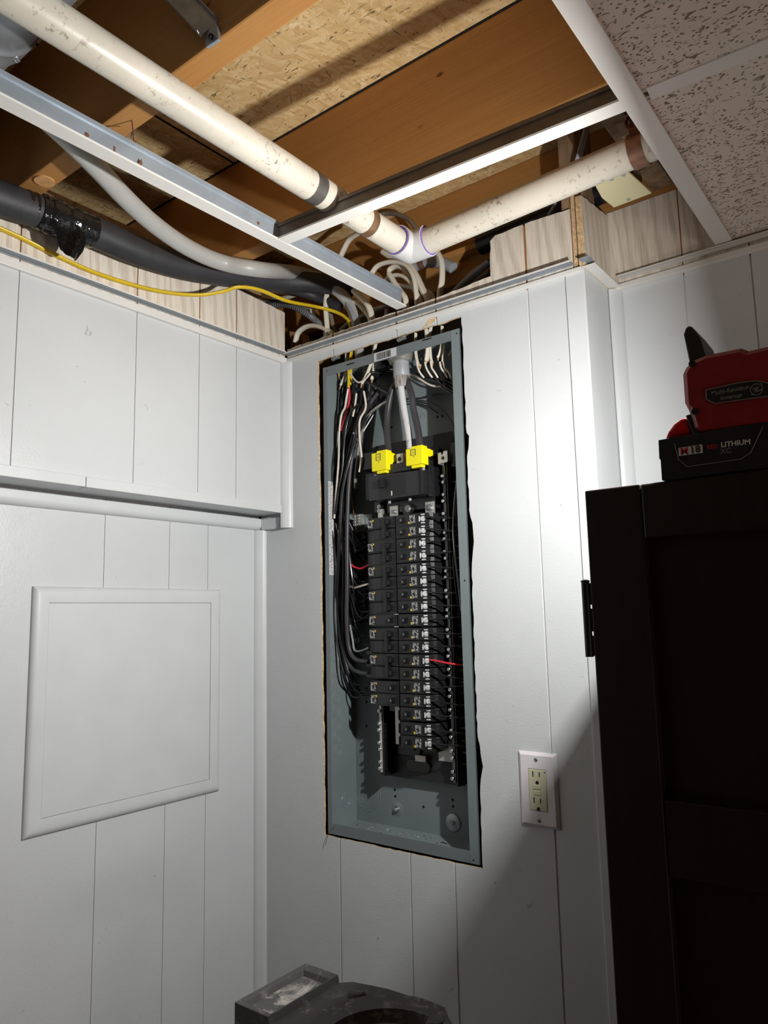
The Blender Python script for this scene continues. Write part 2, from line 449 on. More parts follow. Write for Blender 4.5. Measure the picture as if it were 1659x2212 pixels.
_c = _k.mix(_k.math('MULTIPLY', _d, _k.math('MULTIPLY', _g, 0.7)), (0.070, 0.068, 0.068), (0.50, 0.48, 0.45))
_k.bump(_k.noise(_k.pos(), 180, 3), 0.3, 0.001)
M['ladder'] = _k.fin(_c, 0.55)
_k = N('plaster_dusted_tray')
_d = _k.ramp(_k.noise(_k.pos(), 26, 6, 0.75, 1.0), [(0.47, 0.0), (0.64, 1.0)])
_c = _k.mix(_d, (0.10, 0.10, 0.10), (0.62, 0.59, 0.54))
_k.bump(_k.noise(_k.pos(), 90, 4), 0.6, 0.002)
M['tray'] = _k.fin(_c, 0.7)
M['fibre'] = simple('ladder_rail', (0.05, 0.05, 0.055), 0.5)
M['lens'] = N('lit_lamp_lens').fin((1, 1, 1), 0.3, emit=(1.0, 0.98, 0.93), es=20.0)

# ------------------------------------------------------------------ room shell
Zf = 0.0
bm = B(); box(bm, -1.2, 3.6, -4.0, 1.0, -0.06, Zf); tag(obj('floor', bm, M['floor']), kind='structure')
ZO = 2.47
bm = B(); box(bm, -1.2, 3.6, -4.0, 1.0, ZO, ZO + 0.02)
tag(obj('ceiling', bm, M['osb']), kind='structure')
# the open seam between two subfloor sheets
bm = B(); box(bm, 0.098, 0.102, -0.9, -0.25, ZO - 0.0015, ZO + 0.001); box(bm, -0.3, 1.4, -0.2505, -0.247, ZO - 0.002, ZO + 0.001)
tag(obj('trim_1', bm, M['hole']), kind='structure')
bm = B(); box(bm, -0.6, 3.6, 0.19, 0.25, 0.0, ZO); box(bm, -0.66, -0.6, -4, 0.25, 2.1, ZO)
tag(obj('wall_foundation', bm, M['concrete']), kind='structure')
bm = B(); box(bm, -1.2, 3.6, -4.06, -4.0, 0.0, ZO); box(bm, 3.6, 3.66, -4.0, 1.0, 0.0, ZO)
tag(obj('wall_behind', bm, M['stud']), kind='structure')

def jag(p, q, step=0.012, amp=0.0012, rnd=RND):
    """a ragged sawn edge from p to q"""
    n = max(1, int(math.hypot(q[0] - p[0], q[1] - p[1]) / step)); out = []
    dx, dy = q[0] - p[0], q[1] - p[1]; L = math.hypot(dx, dy) or 1
    for i in range(n):
        t = i / n; a = 0 if i == 0 else rnd.uniform(-amp, amp)
        out.append((p[0] + dx * t - dy / L * a, p[1] + dy * t + dx / L * a))
    return out

def chain(pts, jagged):
    """closed outline from pts; edges whose index is in `jagged` are sawn raggedly"""
    out = []
    for i, p in enumerate(pts):
        q = pts[(i + 1) % len(pts)]
        out += jag(p, q) if i in jagged else [p]
    return out

TH = 0.0048   # board thickness
def plank(parent, poly, axis, face, inward, lip=None):
    """one panelling board; the outline is (horizontal, z); lip = tongue behind the groove at its right edge"""
    bm = B()
    xs = [p[0] for p in poly]; lo, hi = min(xs), max(xs)
    def side(p, q):
        v = abs(p[0] - q[0]) < 1e-4 and (abs(p[0] - lo) < 1e-4 or abs(p[0] - hi) < 1e-4)
        return 1 if v else 2
    prism(bm, poly, axis, face, face + inward * TH, 0, side)
    if lip:
        x0, x1, z0, z1 = lip
        a, b = face + inward * 0.0022, face + inward * TH
        if axis == 1: box(bm, x0, x1, min(a, b), max(a, b), z0, z1, 1)
        else: box(bm, min(a, b), max(a, b), x0, x1, z0, z1, 1)
    return obj('plank', bm, [M['panel'], M['groove'], M['cut_edge']], parent)

G = 0.0023
def struct_root(name):
    o = bpy.data.objects.new(name, None); link(o); o['kind'] = 'structure'; ORG[o.name] = Vector((0, 0, 0)); return o

# upper left wall (bulkhead): plane x = 0, boards between grooves (y)
WL = struct_root('wall_left_upper')
ys = [-1.75, -1.42, -1.02, -0.84, -0.632, -0.404, -0.254, -0.153, 0.0]
def topz(y): return 2.262 if y < -0.25 else 2.262 + (y + 0.25) * -0.05
for i in range(len(ys) - 1):
    a, b = ys[i] + (G / 2 if i else 0), ys[i + 1] - (G / 2 if i < len(ys) - 2 else 0.004)
    poly = [(a, 1.768), (b, 1.768), (b, topz(b)), (a, topz(a))]
    plank(WL, chain(poly, {2}), 0, 0.0, -1, (b, b + G, 1.768, topz(b)) if i < len(ys) - 2 else None)
bm = B(); box(bm, -0.092, -0.0052, -1.75, -0.004, 1.7690, 1.779); obj('soffit_board', bm, M['paint'], WL)
# lower left wall: plane x = -0.087
WLL = struct_root('wall_left_lower'); XL = -0.087
ys2 = [-1.75, -1.42, -1.02, -0.84, -0.632, -0.4045, -0.2555, -0.155, 0.0]
for i in range(len(ys2) - 1):
    a, b = ys2[i] + (G / 4 if i else 0), ys2[i + 1] - (G / 4 if i < len(ys2) - 2 else 0.004)
    plank(WLL, [(a, 0.0), (b, 0.0), (b, 1.769), (a, 1.769)], 0, XL, -1, (b, b + G / 2, 0, 1.769) if i < len(ys2) - 2 else None)
# back wall: plane y = 0, with the hole for the breaker panel
WB = struct_root('wall_back')
hx0t, hx0b, hx1, hz0, hz1 = 0.100, 0.106, 0.4845, 1.0815, 2.1085
def rawtop(x):
    return 2.159 + (x - 0.0) * 0.014
g1, g2, g3, g4, xr = 0.148, 0.325, 0.425, 0.627, 0.7005
G = 0.0040; h = G / 2
ztop = rawtop
outl = chain([(-0.085, 0), (g1 - h, 0), (g1 - h, hz0 - .0005), (hx0b, hz0), (0.1035, 1.62), (hx0t, hz1 - .001), (g1 - h, hz1), (g1 - h, ztop(g1)), (0.004, ztop(0)), (0.002, 1.772), (-0.085, 1.772)], {2, 3, 4, 5, 7})
plank(WB, outl, 1, 0.0, 1, (g1 - h, g1 + h, 0, hz0 - .001))
bm = B(); box(bm, g1 - h, g1 + h, 0.0022, TH, hz1 + .001, ztop(g1) - .001); obj('groove_strip', bm, M['groove'], WB)
for a, b in ((g1, g2), (g2, g3)):
    plank(WB, chain([(a + h, 0), (b - h, 0), (b - h, hz0), (a + h, hz0)], {2}), 1, 0.0, 1, (b - h, b + h, 0, hz0 - .001))
    plank(WB, chain([(a + h, hz1), (b - h, hz1), (b - h, ztop(b)), (a + h, ztop(a))], {0, 2}), 1, 0.0, 1, (b - h, b + h, hz1 + .001, ztop(b) - .001))
hr = [(g3 + h, 0), (g4 - h, 0), (g4 - h, 2.252), (0.566, 2.251), (0.5545, 2.243), (0.552, 2.172), (g3 + h, ztop(g3)),
      (g3 + h, hz1 - .001), (hx1 - .001, hz1 + 0.001), (hx1, 2.02), (0.4855, 1.875), (0.4905, 1.868), (0.4885, 1.845), (0.4845, 1.83),
      (0.4845, 1.725), (0.4905, 1.70), (0.492, 1.665), (0.486, 1.625), (0.4845, 1.55), (0.4835, 1.32), (0.4905, 1.268), (0.4925, 1.258), (0.487, 1.235), (0.4845, 1.21), (0.4843, hz0), (g3 + h, hz0)]
plank(WB, chain(hr, {2, 3, 4, 5, 7, 8, 9, 11, 13, 14, 17, 18, 19, 22, 23, 24}), 1, 0.0, 1, (g4 - h, g4 + h, 0, 2.249))
plank(WB, chain([(g4 + h, 0), (.7185, 0), (.7185, 2.249), (g4 + h, 2.252)], {2}), 1, 0.0, 1)
# right of the tall joint: a separate corner board up to the outside corner
bm = B(); box(bm, 0.7200, 0.7265, 0.0005, 0.004, 0, 2.30); box(bm, 0.7290, 0.7348, 0.0005, 0.004, 0, 2.268)
obj('board_edge', bm, M['cut_edge'], WB, kind='stuff')
# chipped paint patch beside the hole's top edge
bm = B(); prism(bm, [(0.389, 2.1085), (0.4225, 2.117), (0.4225, 2.138), (0.412, 2.128), (0.400, 2.117)], 1, -0.0003, 0.001)
obj('chipped_patch', bm, M['cut_edge'], WB)
# return wall x = 0.735 and the right wall y = 0.13
WR0 = struct_root('wall_return')
bm = B(); prism(bm, chain([(0.0005, 2.129), (0.13, 2.129), (0.13, 2.283), (0.001, 2.268)], {2, 3}), 0, 0.735, 0.7405, 0, 1)
obj('plank', bm, [M['panel'], M['cut_edge']], WR0)
bm = B(); box(bm, 0.735, 0.738, 0.0, 0.13, 0, 2.129); obj('plank', bm, M['panel'], WR0)
G = 0.0024; h = G / 2
WR = struct_root('wall_right'); YR = 0.13
xs3 = [0.738, 0.8705, 0.980, 1.18, 1.34, 1.58, 1.75, 2.0]
for i in range(len(xs3) - 1):
    a, b = xs3[i] + (h if i else 0), xs3[i + 1] - h
    plank(WR, [(a, 0), (b, 0), (b, 2.289), (a, 2.289)], 1, YR, 1, (b, b + G, 0, 2.288))

# ---- trims
def trim(name, bm, mat, bevel=0, smooth=False):
    return tag(obj(name, bm, mat, None, bevel, smooth), kind='structure')
def cove(x_or_y, z0, z1, kind):
    pass
# bottom lip of the bulkhead and its vertical corner mouldings
bm = B(); box(bm, -0.020, 0.0055, -1.75, -0.5015, 1.7670, 1.7860); trim('trim_2', bm, M['paint'], 0.001)
bm = B(); box(bm, -0.020, 0.0055, -0.5005, -0.0215, 1.7667, 1.7857); trim('trim_16', bm, M['paint'], 0.001)
bm = B(); prism(bm, [(-.0735, 1.7355), (-.030, 1.7345), (-.020, 1.7375), (-.0145, 1.7435), (-.0132, 1.751), (-.0132, 1.7605), (-.0735, 1.7605)], 1, -.0105, 0.0); trim('trim_17', bm, M['paint'], 0.001)
def quarter(bm, cx, cy, sx, sy, r, z0, z1, n=8):
    """quarter-round moulding in a corner at (cx, cy), bulging towards (sx, sy)"""
    pts = [(cx, cy)]
    for i in range(n + 1):
        t = math.pi / 2 * i / n
        k_ = 1 - 0.20 * math.sin(2 * t) ** 2 * 0.6
        pts.append((cx + sx * r * math.cos(t) * k_, cy + sy * r * math.sin(t) * k_))
    # drop duplicates
    o = []
    for p in pts:
        if not o or math.hypot(p[0] - o[-1][0], p[1] - o[-1][1]) > 1e-5: o.append(p)
    prism(bm, o, 2, z0, z1)
bm = B(); quarter(bm, 0.0, 0.0, 1, -1, 0.0200, 1.7335, 2.124)
trim('trim_3', bm, M['paint'], 0, True)
bm = B(); quarter(bm, XL, 0.0, 1, -1, 0.0205, 0.0, 1.7350)
trim('trim_4', bm, M['paint'], 0, True)
# moulding along the top of the recessed wall: a cove with a rounded lower edge
bm = B()
prof = [(XL, 1.7352), (XL + 0.004, 1.7357), (XL + 0.009, 1.738), (XL + 0.0125, 1.743), (XL + 0.0135, 1.749), (XL + 0.0135, 1.7610), (XL, 1.7610)]
A = [bm.verts.new((x, -1.75, z)) for x, z in prof]; Bb = [bm.verts.new((x, -0.0005, z)) for x, z in prof]
bm.faces.new(A); bm.faces.new(Bb[::-1])
for i in range(len(prof)): bm.faces.new((A[i], A[(i + 1) % len(prof)], Bb[(i + 1) % len(prof)], Bb[i]))
trim('trim_5', bm, M['paint'], 0, True)
# outside corner mould and inside quarter round at the right
bm = B(); box(bm, 0.7035, 0.7375, -0.0038, 0.0, 0, 2.127); box(bm, 0.7345, 0.7395, -0.0035, 0.104, 0, 2.130)
trim('trim_6', bm, M['paint'], 0.0012)
bm = B(); quarter(bm, 0.7395, YR, 1, -1, 0.020, 0, 2.128)
trim('trim_7', bm, M['paint'], 0, True)
# square picture-frame moulding on the left wall
FR = struct_root('trim_8')
fy0, fy1, fz0, fz1 = -0.5425, -0.1225, 1.171, 1.5955
def mould(p0, p1, inn):
    """one mitred length; inn = direction towards the frame's middle (y, z)"""
    bm = B(); W2 = 0.0285
    prof = [(0, 0), (0, 0.0030), (0.0022, 0.0060), (0.0065, 0.0082), (0.012, 0.0088), (0.020, 0.0086), (W2, 0.0080), (W2, 0)]
    d = (p1[0] - p0[0], p1[1] - p0[1]); L = math.hypot(*d); d = (d[0] / L, d[1] / L)
    ra, rb = [], []
    for wv, hh in prof:
        a = (p0[0] + (d[0] + inn[0]) * wv, p0[1] + (d[1] + inn[1]) * wv)
        b = (p1[0] + (-d[0] + inn[0]) * wv, p1[1] + (-d[1] + inn[1]) * wv)
        ra.append(bm.verts.new((XL + hh, a[0], a[1]))); rb.append(bm.verts.new((XL + hh, b[0], b[1])))
    bm.faces.new(ra); bm.faces.new(rb[::-1])
    for i in range(len(prof)): bm.faces.new((ra[i], ra[(i + 1) % 8], rb[(i + 1) % 8], rb[i]))
    return obj('moulding', bm, M['paint'], FR, smooth=True)
bm = B(); box(bm, XL, XL + 0.0070, fy0 + .0292, fy1 - .0292, fz0 + .0292, fz1 - .0292); obj('flat_panel', bm, M['paint'], FR)
mould((fy0, fz0), (fy1, fz0), (0, 1)); mould((fy0, fz1), (fy1, fz1), (0, -1))
mould((fy0, fz0), (fy0, fz1), (1, 0)); mould((fy1, fz0), (fy1, fz1), (-1, 0))
# ceiling wall-angles: painted strip on the wall, bare steel shelf above it
bm = B()
prism(bm, [(0.0, 2.121), (0.0, 2.1350), (0.0085, 2.1350), (0.0085, 2.121)], 1, -1.75, 0.0)   # left wall strip (x,z)
trim('trim_9', bm, M['tee_white'], 0.0008)
bm = B(); box(bm, 0.0, 0.021, -1.75, -0.0225, 2.1415, 2.1425, 0); box(bm, 0.020, 0.0215, -1.75, -0.0225, 2.1415, 2.1445, 1)
trim('trim_10', bm, [M['tee_grey'], M['tee_white']])
bm = B(); box(bm, 0.0, 0.736, -0.0085, 0.0, 2.1235, 2.1315)
trim('trim_11', bm, M['tee_white'], 0.0008)
bm = B(); box(bm, 0.008, 0.722, -0.0180, -0.0005, 2.1405, 2.1415, 0); box(bm, 0.008, 0.722, -0.0185, -0.0170, 2.1405, 2.1440, 1)
box(bm, 0.7355, 0.753, -0.0180, 0.035, 2.1405, 2.1415, 0)
trim('trim_12', bm, [M['tee_grey'], M['tee_white']])
bm = B(); box(bm, 0.7355, 0.760, -0.003, 0.13, 2.130, 2.1325); trim('trim_13', bm, M['tee_white'])
bm = B(); box(bm, 0.74, 2.0, 0.119, 0.13, 2.127, 2.137, 0); trim('trim_14', bm, M['tee_white'], 0.0008)
bm = B(); box(bm, 0.76, 2.0, 0.112, 0.129, 2.1475, 2.1485, 1); box(bm, 0.757, 2.0, 0.1115, 0.113, 2.1475, 2.151, 0)
trim('trim_15', bm, [M['tee_white'], M['tee_white']])

# ------------------------------------------------------------------ ceiling grid
def tee(name, label, x0, y0, x1, y1, z, m_under, m_web, web_side, group=None, wh=0.036, half=0.012):
    t = thing(name, label, 'ceiling grid', ((x0 + x1) / 2, (y0 + y1) / 2, z), group)
    d = Vector((x1 - x0, y1 - y0, 0)); L = d.length; d.normalize(); n = Vector((-d.y, d.x, 0)); c = Vector(((x0 + x1) / 2, (y0 + y1) / 2, z))
    bm = B(); obox(bm, c, (L / 2, half, 0.0005), (d, n, (0, 0, 1)))
    for s in (-1, 1): obox(bm, c + n * s * (half - 0.0004) + Vector((0, 0, 0.0012)), (L / 2, 0.0005, 0.0014), (d, n, (0, 0, 1)))
    obj('flange', bm, m_under, t)
    bm = B(); obox(bm, c + Vector((0, 0, wh / 2)), (L / 2, 0.0006, wh / 2), (d, n, (0, 0, 1)))
    obox(bm, c + Vector((0, 0, wh)), (L / 2, 0.0032, 0.003), (d, n, (0, 0, 1)))
    obj('web', bm, m_web, t)
    return t, c, d, n
ZT = 2.155
tee_l, c, d, n = tee('ceiling_tee', 'long grid runner with grey web ending above the breaker panel', 0.345, -1.55, 0.357, -0.024, ZT, M['tee_white'], M['tee_grey'], 1)
bm = B()
for px, py, r in ((188, 291, .0032), (303, 352, .0032), (556, 483, .0026)):
    p = at(px, py, 0, .3525); xw = 0.345 + (p[1] + 1.55) / 1.526 * .012 + .0007; cyl(bm, (xw - .0008, p[1], p[2]), (xw + .0005, p[1], p[2]), r, seg=14)
p = at(247, 325, 0, .3525); xw = 0.345 + (p[1] + 1.55) / 1.526 * .012 + .0007; box(bm, xw - .0005, xw + .0004, p[1] - .0014, p[1] + .0014, p[2] - .006, p[2] + .006)
obj('web_hole', bm, M['rust'], tee_l, kind='stuff')
tee('ceiling_tee', 'white-faced cross runner with dark web between the two long grid runners', 0.3565, -0.3735, 0.941, -0.340, ZT + .0004, M['tee_white'], M['tee_dark'], 1, wh=.031)
tee('ceiling_tee', 'long white runner along the left edge of the fissured ceiling tiles', 0.956, -1.6, 0.944, 0.118, ZT - 0.0015, M['tee_white'], M['tee_white'], 1, half=0.0135)
tee('ceiling_tee', 'short white cross runner between the two fissured ceiling tiles', 0.966, -0.342, 1.56, -0.312, ZT, M['tee_white'], M['tee_white'], 1)
tee('ceiling_tee', 'white runner beyond the fissured ceiling tiles', 1.572, -1.6, 1.56, 0.118, ZT - 0.0015, M['tee_white'], M['tee_white'], 1)
for lab, pl_ in (('fissured off-white ceiling tile nearest the photographer, at the top corner', [(0.9535, -.94), (1.556, -.94), (1.556, -.3155), (0.9535, -.3455)]), ('fissured off-white ceiling tile against the right-hand wall', [(0.9535, -.3375), (1.556, -.3075), (1.556, .122), (0.9535, .122)])):
    bm = B(); prism(bm, pl_, 2, ZT + 0.0012, ZT + 0.016)
    tag(obj('ceiling_tile', bm, M['tile'], None, 0.001), lab, 'ceiling tile')
bm = B()
tube(bm, [at(270, 150, 0, .335), at(281, 220, 0, .337), at(285, 260, 0, .340), at(289, 300, 0, .343), at(291, 325, 0, .346), at(294, 342, 0, .350), at(301, 352, 0, .355), at(306, 345, 0, .357)], 0.0009, 6)
tube(bm, [at(289, 285, 0, .338), at(283, 296, 0, .342), at(294, 306, 0, .342), at(286, 316, 0, .345), at(296, 326, 0, .347), at(290, 336, 0, .349)], 0.0009, 6)
tag(obj('hanger_wire', bm, M['rust'], None, smooth=True), 'thin rusty twisted hanger wire hooked into the grey grid runner', 'wire')

# ------------------------------------------------------------------ joists
def joist(lab, y0, y1, zb, x0, x1, chamfer=0.003):
    bm = B(); box(bm, x0, x1, y0, y1, zb, ZO - 0.0005)
    return tag(obj('floor_joist', bm, M['joist'], None, chamfer), lab, 'joist')
j1 = joist('orange-brown floor joist nearest the photographer, its front face in shade', -0.668, -0.630, 2.237, -0.59, 3.0)
joist('wide brightly lit floor joist above the dark-webbed cross runner', -0.248, -0.210, 2.266, -0.59, 3.0)
joist('floor joist farthest back, above the long white drain pipe', 0.132, 0.170, 2.250, -0.59, 3.0)
joist('shaded floor joist above the round metal duct', -1.09, -1.052, 2.237, -0.59, 3.0)
bm = B(); cyl(bm, (0.105, -0.649, 2.2345), (0.105, -0.649, 2.2372), 0.0155, seg=28)
tag(obj('knockout_plug', bm, M['fresh']), 'round tan wood plug let into the underside of the nearest joist', 'plug')
# blocking and studs seen above the right-hand panelling
def lumber(name, lab, pts4, cat='stud'):
    bm = B(); obox(bm, *pts4); return tag(obj(name, bm, M['stud'], None, 0.002), lab, cat)
bm = B(); box(bm, 0.828, 0.866, -0.20, 0.1285, 2.30, 2.338)
tag(obj('wood_blocking', bm, M['stud'], None, 0.002), 'weathered wood block crossing above the copper strap at the right', 'wood block')
bm = B(); box(bm, 0.915, 0.953, -0.16, 0.129, 2.226, 2.264)
tag(obj('wood_blocking', bm, M['stud'], None, 0.002), 'weathered wood block between the cream box cover and the ceiling grid', 'wood block')
bm = B(); box(bm, 0.7, 0.7335, 0.0052, 0.085, 0.0, 2.46)
tag(obj('wall_stud', bm, M['stud'], None, 0.002), 'upright wood stud standing behind the corner of the grey panelling', 'stud')
bm = B(); box(bm, 0.706, 0.7225, 0.006, 0.0078, 2.10, 2.32); 
for i, (a, b) in enumerate(((0.52, 0.56),)):
    pass
obj('fresh_face', bm, M['fresh'], None); bpy.data.objects['fresh_face'].parent = bpy.data.objects['wall_stud']
for xa, lab in ((0.0, 'wood stud behind the breaker panel wall, left of the box'), (0.53, 'wood stud behind the breaker panel wall, right of the box')):
    bm = B(); box(bm, xa + 0.025, xa + 0.062, 0.0055, 0.092, 0.0, 2.155)
    tag(obj('wall_stud', bm, M['stud'], None, 0.002), lab, 'stud')

# ------------------------------------------------------------------ duct, bracket
t = thing('round_duct', 'round galvanised metal duct running along the joists at the upper left', 'duct', (0.3, -0.853, 2.31))
bm = B(); lathe(bm, (-0.58, -0.853, 2.312), (1, 0, 0), [(0, 0), (0, .078), (0.87, .078), (0.871, .0815), (0.90, .0815), (0.901, .0775), (2.9, .0775), (2.9, 0)], 48)
obj('duct_shell', bm, M['duct'], t, smooth=True)
bm = B(); 
for k in range(3):
    a = -1.9 + k * 1.1
    p = Vector((0.31, -0.853 + math.cos(a) * 0.0815, 2.312 + math.sin(a) * 0.0815))
    cyl(bm, p, p + Vector((0, math.cos(a), math.sin(a))) * 0.004, 0.004, 0.003, 10)
obj('screw', bm, M['zinc'], t, kind='stuff')
t = thing('joist_strap', 'bent galvanised steel bracket screwed to the side of the nearest joist', 'bracket', (0.545, -0.672, 2.24))
foot = [at(441, 62, 1, -0.672), at(470, 50, 1, -0.672), at(474, 86, 1, -0.672), at(447, 104, 1, -0.672)]
bm = B(); prism(bm, [(p[0], p[2]) for p in foot], 1, -0.674, -0.669); obj('foot_plate', bm, M['galv'], t, 0.0008)
a0 = Vector(at(452, 62, 1, -0.674)); a1 = Vector(at(392, 0, 2, a0.z + 0.055)); dd = (a1 - a0)
a1 = a0 + dd * 1.9
bm = B(); u = Vector((0.62, 0.25, -0.1)).normalized(); dn = (a1 - a0).normalized(); nn = dn.cross(u).normalized(); u = nn.cross(dn)
obox(bm, (a0 + a1) / 2, ((a1 - a0).length / 2, 0.0145, 0.0007), (dn, u, nn))
for s in (-1, 1): obox(bm, (a0 + a1) / 2 + u * s * 0.014 - nn * 0.004, ((a1 - a0).length / 2, 0.0007, 0.005), (dn, u, nn))
obj('arm', bm, M['galv'], t)
bm = B(); p = Vector(at(457, 80, 1, -0.6745)); cyl(bm, p, p + Vector((0, -0.003, 0)), 0.0035, seg=12); obj('screw', bm, M['iron'], t)

# ------------------------------------------------------------------ drain pipes
R1 = 0.0235
t = thing('drain_pipe', 'long white drain pipe running from the top left down to the elbow above the panel', 'pipe', (0.455, -0.5, 2.2))
pA, pE = Vector((0.459, -1.35, 2.206)), Vector((0.4655, -0.175, 2.1985))
dv = (pE - pA).normalized()
bm = B(); cyl(bm, pA, pE, R1, seg=40); obj('pipe', bm, M['pvc'], t, smooth=True)
bm = B(); q = Vector(at(668, 404, 2, 2.2045)); q = pA + dv * ((q - pA).dot(dv)); cyl(bm, q - dv * .011, q + dv * .011, R1 + .0007, seg=40); obj('band', bm, M['grey_tape'], t, smooth=True, label='dark grey strap')
bm = B(); q = Vector(at(783, 482, 2, 2.2)); q = pA + dv * ((q - pA).dot(dv)); cyl(bm, q - dv * .008, q + dv * .008, R1 + .0007, seg=40); obj('band', bm, M['brown_tape'], t, smooth=True, label='brown tape band')
pC = Vector((0.468, -0.147, 2.198))
pF = Vector((0.905, -0.158, 2.207))
dv2 = (pF - pC).normalized()
t = thing('drain_pipe', 'stained white drain pipe running right from the elbow towards the ceiling tiles', 'pipe', (0.7, -0.15, 2.2))
bm = B(); cyl(bm, pC + dv2 * .03, pC + dv2 * 0.60, R1, seg=40); obj('pipe', bm, M['pvc'], t, smooth=True)
bm = B(); q = pC + dv2 * 0.428; 
lathe(bm, q, dv2, [(-.012, R1 + .0005), (-.012, R1 + .0022), (.010, R1 + .0022), (.010, R1 + .0005)], 40)
obox(bm, q + Vector((-.004, 0.004, 0.034)), (.011, .0012, .016), ((1, 0, 0), (0, 1, 0), (0, 0, 1)))
lathe(bm, q + Vector((-.006, 0.003, 0.052)), (0, 1, 0.2), [(-.003, .012), (-.003, .0145), (.006, .0145), (.006, .012)], 24)
obj('copper_strap', bm, M['copper'], t, smooth=True, label='old copper pipe strap')
t = thing('pipe_elbow', 'bright white elbow fitting with purple primer rings above the panel', 'pipe fitting', tuple(pC))
bm = B()
e1, e2 = -dv, dv2
lathe(bm, pC, e1, [(.012, R1 + .0035), (.038, R1 + .0045), (.040, R1 + .0045), (.040, R1)], 40)
lathe(bm, pC, e2, [(.012, R1 + .0035), (.040, R1 + .0045), (.042, R1 + .0045), (.042, R1)], 40)
bend = [pC + e1 * .013, pC + e1 * .004 + e2 * .001, pC + (e1 + e2) * 0.000, pC + e2 * .004 + e1 * .001, pC + e2 * .013]
tube(bm, bend, R1 + .0035, 40, 3)
obj('body', bm, M['pvc_fit'], t, smooth=True)
for e, L in ((e1, .0403), (e2, .0423)):
    bm = B(); lathe(bm, pC, e, [(L, R1), (L, R1 + .0028), (L + .0012, R1 + .001), (L + .0012, R1)], 40); obj('primer_ring', bm, M['primer'], t, smooth=True)

# cream box cover near the tiles
t = thing('junction_box', 'cream square box cover hanging beside the stained drain pipe', 'junction box', (0.84, -0.06, 2.2))
q4 = [at(1277, 386, 2, 2.199), at(1352, 368, 2, 2.199), at(1408, 418, 2, 2.199), at(1326, 449, 2, 2.199), at(1300, 428, 2, 2.199)]
bm = B(); prism(bm, [(p[0], p[1]) for p in q4], 2, 2.199, 2.203); obj('cover', bm, M['cream_box'], t, 0.001)
bm = B(); box(bm, 0.822, 0.862, -0.12, -0.045, 2.2035, 2.235); obj('box_body', bm, M['stud'], t)
bm = B()
for px, py in ((1321, 387), (1404, 392) if False else (1358, 430), (1347, 378)):
    p = at(px, py, 2, 2.199); cyl(bm, (p[0], p[1], 2.1975), (p[0], p[1], 2.1995), 0.0032, seg=14)
obj('screw', bm, M['washer'], t, kind='stuff')

# ------------------------------------------------------------------ pipes along the left wall
def path(pts):
    return [at(*p) for p in pts]
t = thing('insulated_pipe', 'thick black foam-covered pipe sloping along the top of the left wall', 'pipe', (0.04, -0.4, 2.24))
P0 = [(0.046, -1.0, 2.195), at(0, 428, 0, .044), at(100, 462, 0, .044), at(200, 500, 0, .042), at(300, 543, 0, .042), at(400, 575, 0, .042), at(500, 594, 0, .050), at(600, 606, 0, .07), at(690, 612, 1, -.01), at(760, 622, 1, .06)]
bm = B(); tube(bm, P0, 0.0265, 24, 8, rfun=lambda s, i: 1.08 - 0.10 * s - 0.18 * max(0, s - .6) / .4); obj('foam_sleeve', bm, M['foam'], t, smooth=True)
S = spline([at(50, 444, 0, .044), at(80, 455, 0, .044), at(110, 468, 0, .044), at(150, 482, 0, .043), at(198, 500, 0, .042)], 4)
lump = [.93, .93, .95, .90, 1.03, 1.05, 1.02, 1.06, 1.08, 1.07, 1.05, 1.0, .97, 1.02, .99, .98, 1.0]
bm = B(); tube(bm, S, 0.0300, 28, 3, rfun=lambda s, i: lump[min(16, int(s * 16.99))] + .012 * math.sin(i * .9))
obj('tape_wrap', bm, M['tape'], t, smooth=True, label='glossy black tape wrap')
rt = random.Random(4)
bm = B(); pp = Vector(at(140, 512, 0, .050)); d1 = Vector((0.10, 0.9, -.35)).normalized()
rowsv = []
for j in range(9):
    v_ = j / 8; rowv = []
    for i in range(13):
        u_ = i / 12; wdt = .044 * (1 - .45 * v_ ** 2)
        p_ = pp + d1 * ((u_ - .5) * wdt * 1.5) + Vector((.010 * math.sin(u_ * 9 + v_ * 2) * (.3 + v_ * .3) + .012, 0, .020 - v_ * .056 + .004 * math.sin(u_ * 7) * v_)) + Vector((rt.uniform(-.0012, .0012),) * 3)
        rowv.append(bm.verts.new(p_))
    rowsv.append(rowv)
for a_, b_ in zip(rowsv, rowsv[1:]):
    for i in range(12): bm.faces.new((a_[i], a_[i + 1], b_[i + 1], b_[i]))
bmesh.ops.solidify(bm, geom=bm.faces[:], thickness=.006)
o_ = obj('tape_tail', bm, M['tape'], t, label='glossy crumpled tape tail hanging down')
for p_ in o_.data.polygons: p_.use_smooth = True
md = o_.modifiers.new('soft', 'SUBSURF'); md.levels = 1; md.render_levels = 1

bm = B(); tube(bm, [at(500, 600, 0, .03), at(560, 612, 0, .03), at(620, 622, 0, .05), at(680, 640, 1, .02), at(735, 665, 1, .05)], 0.012, 12, 6)
tag(obj('rubber_hose', bm, M['foam'], None, smooth=True), 'thinner dark hose beneath the black foam-covered pipe end', 'hose')
bm = B(); tube(bm, [at(470, 602, 0, .0), at(540, 618, 0, -.01), at(600, 628, 0, .01), at(650, 634, 1, .03)], 0.008, 10, 6)
tag(obj('copper_tube', bm, M['copper'], None, smooth=True), 'dull copper tube just beneath the black foam-covered pipe', 'pipe')

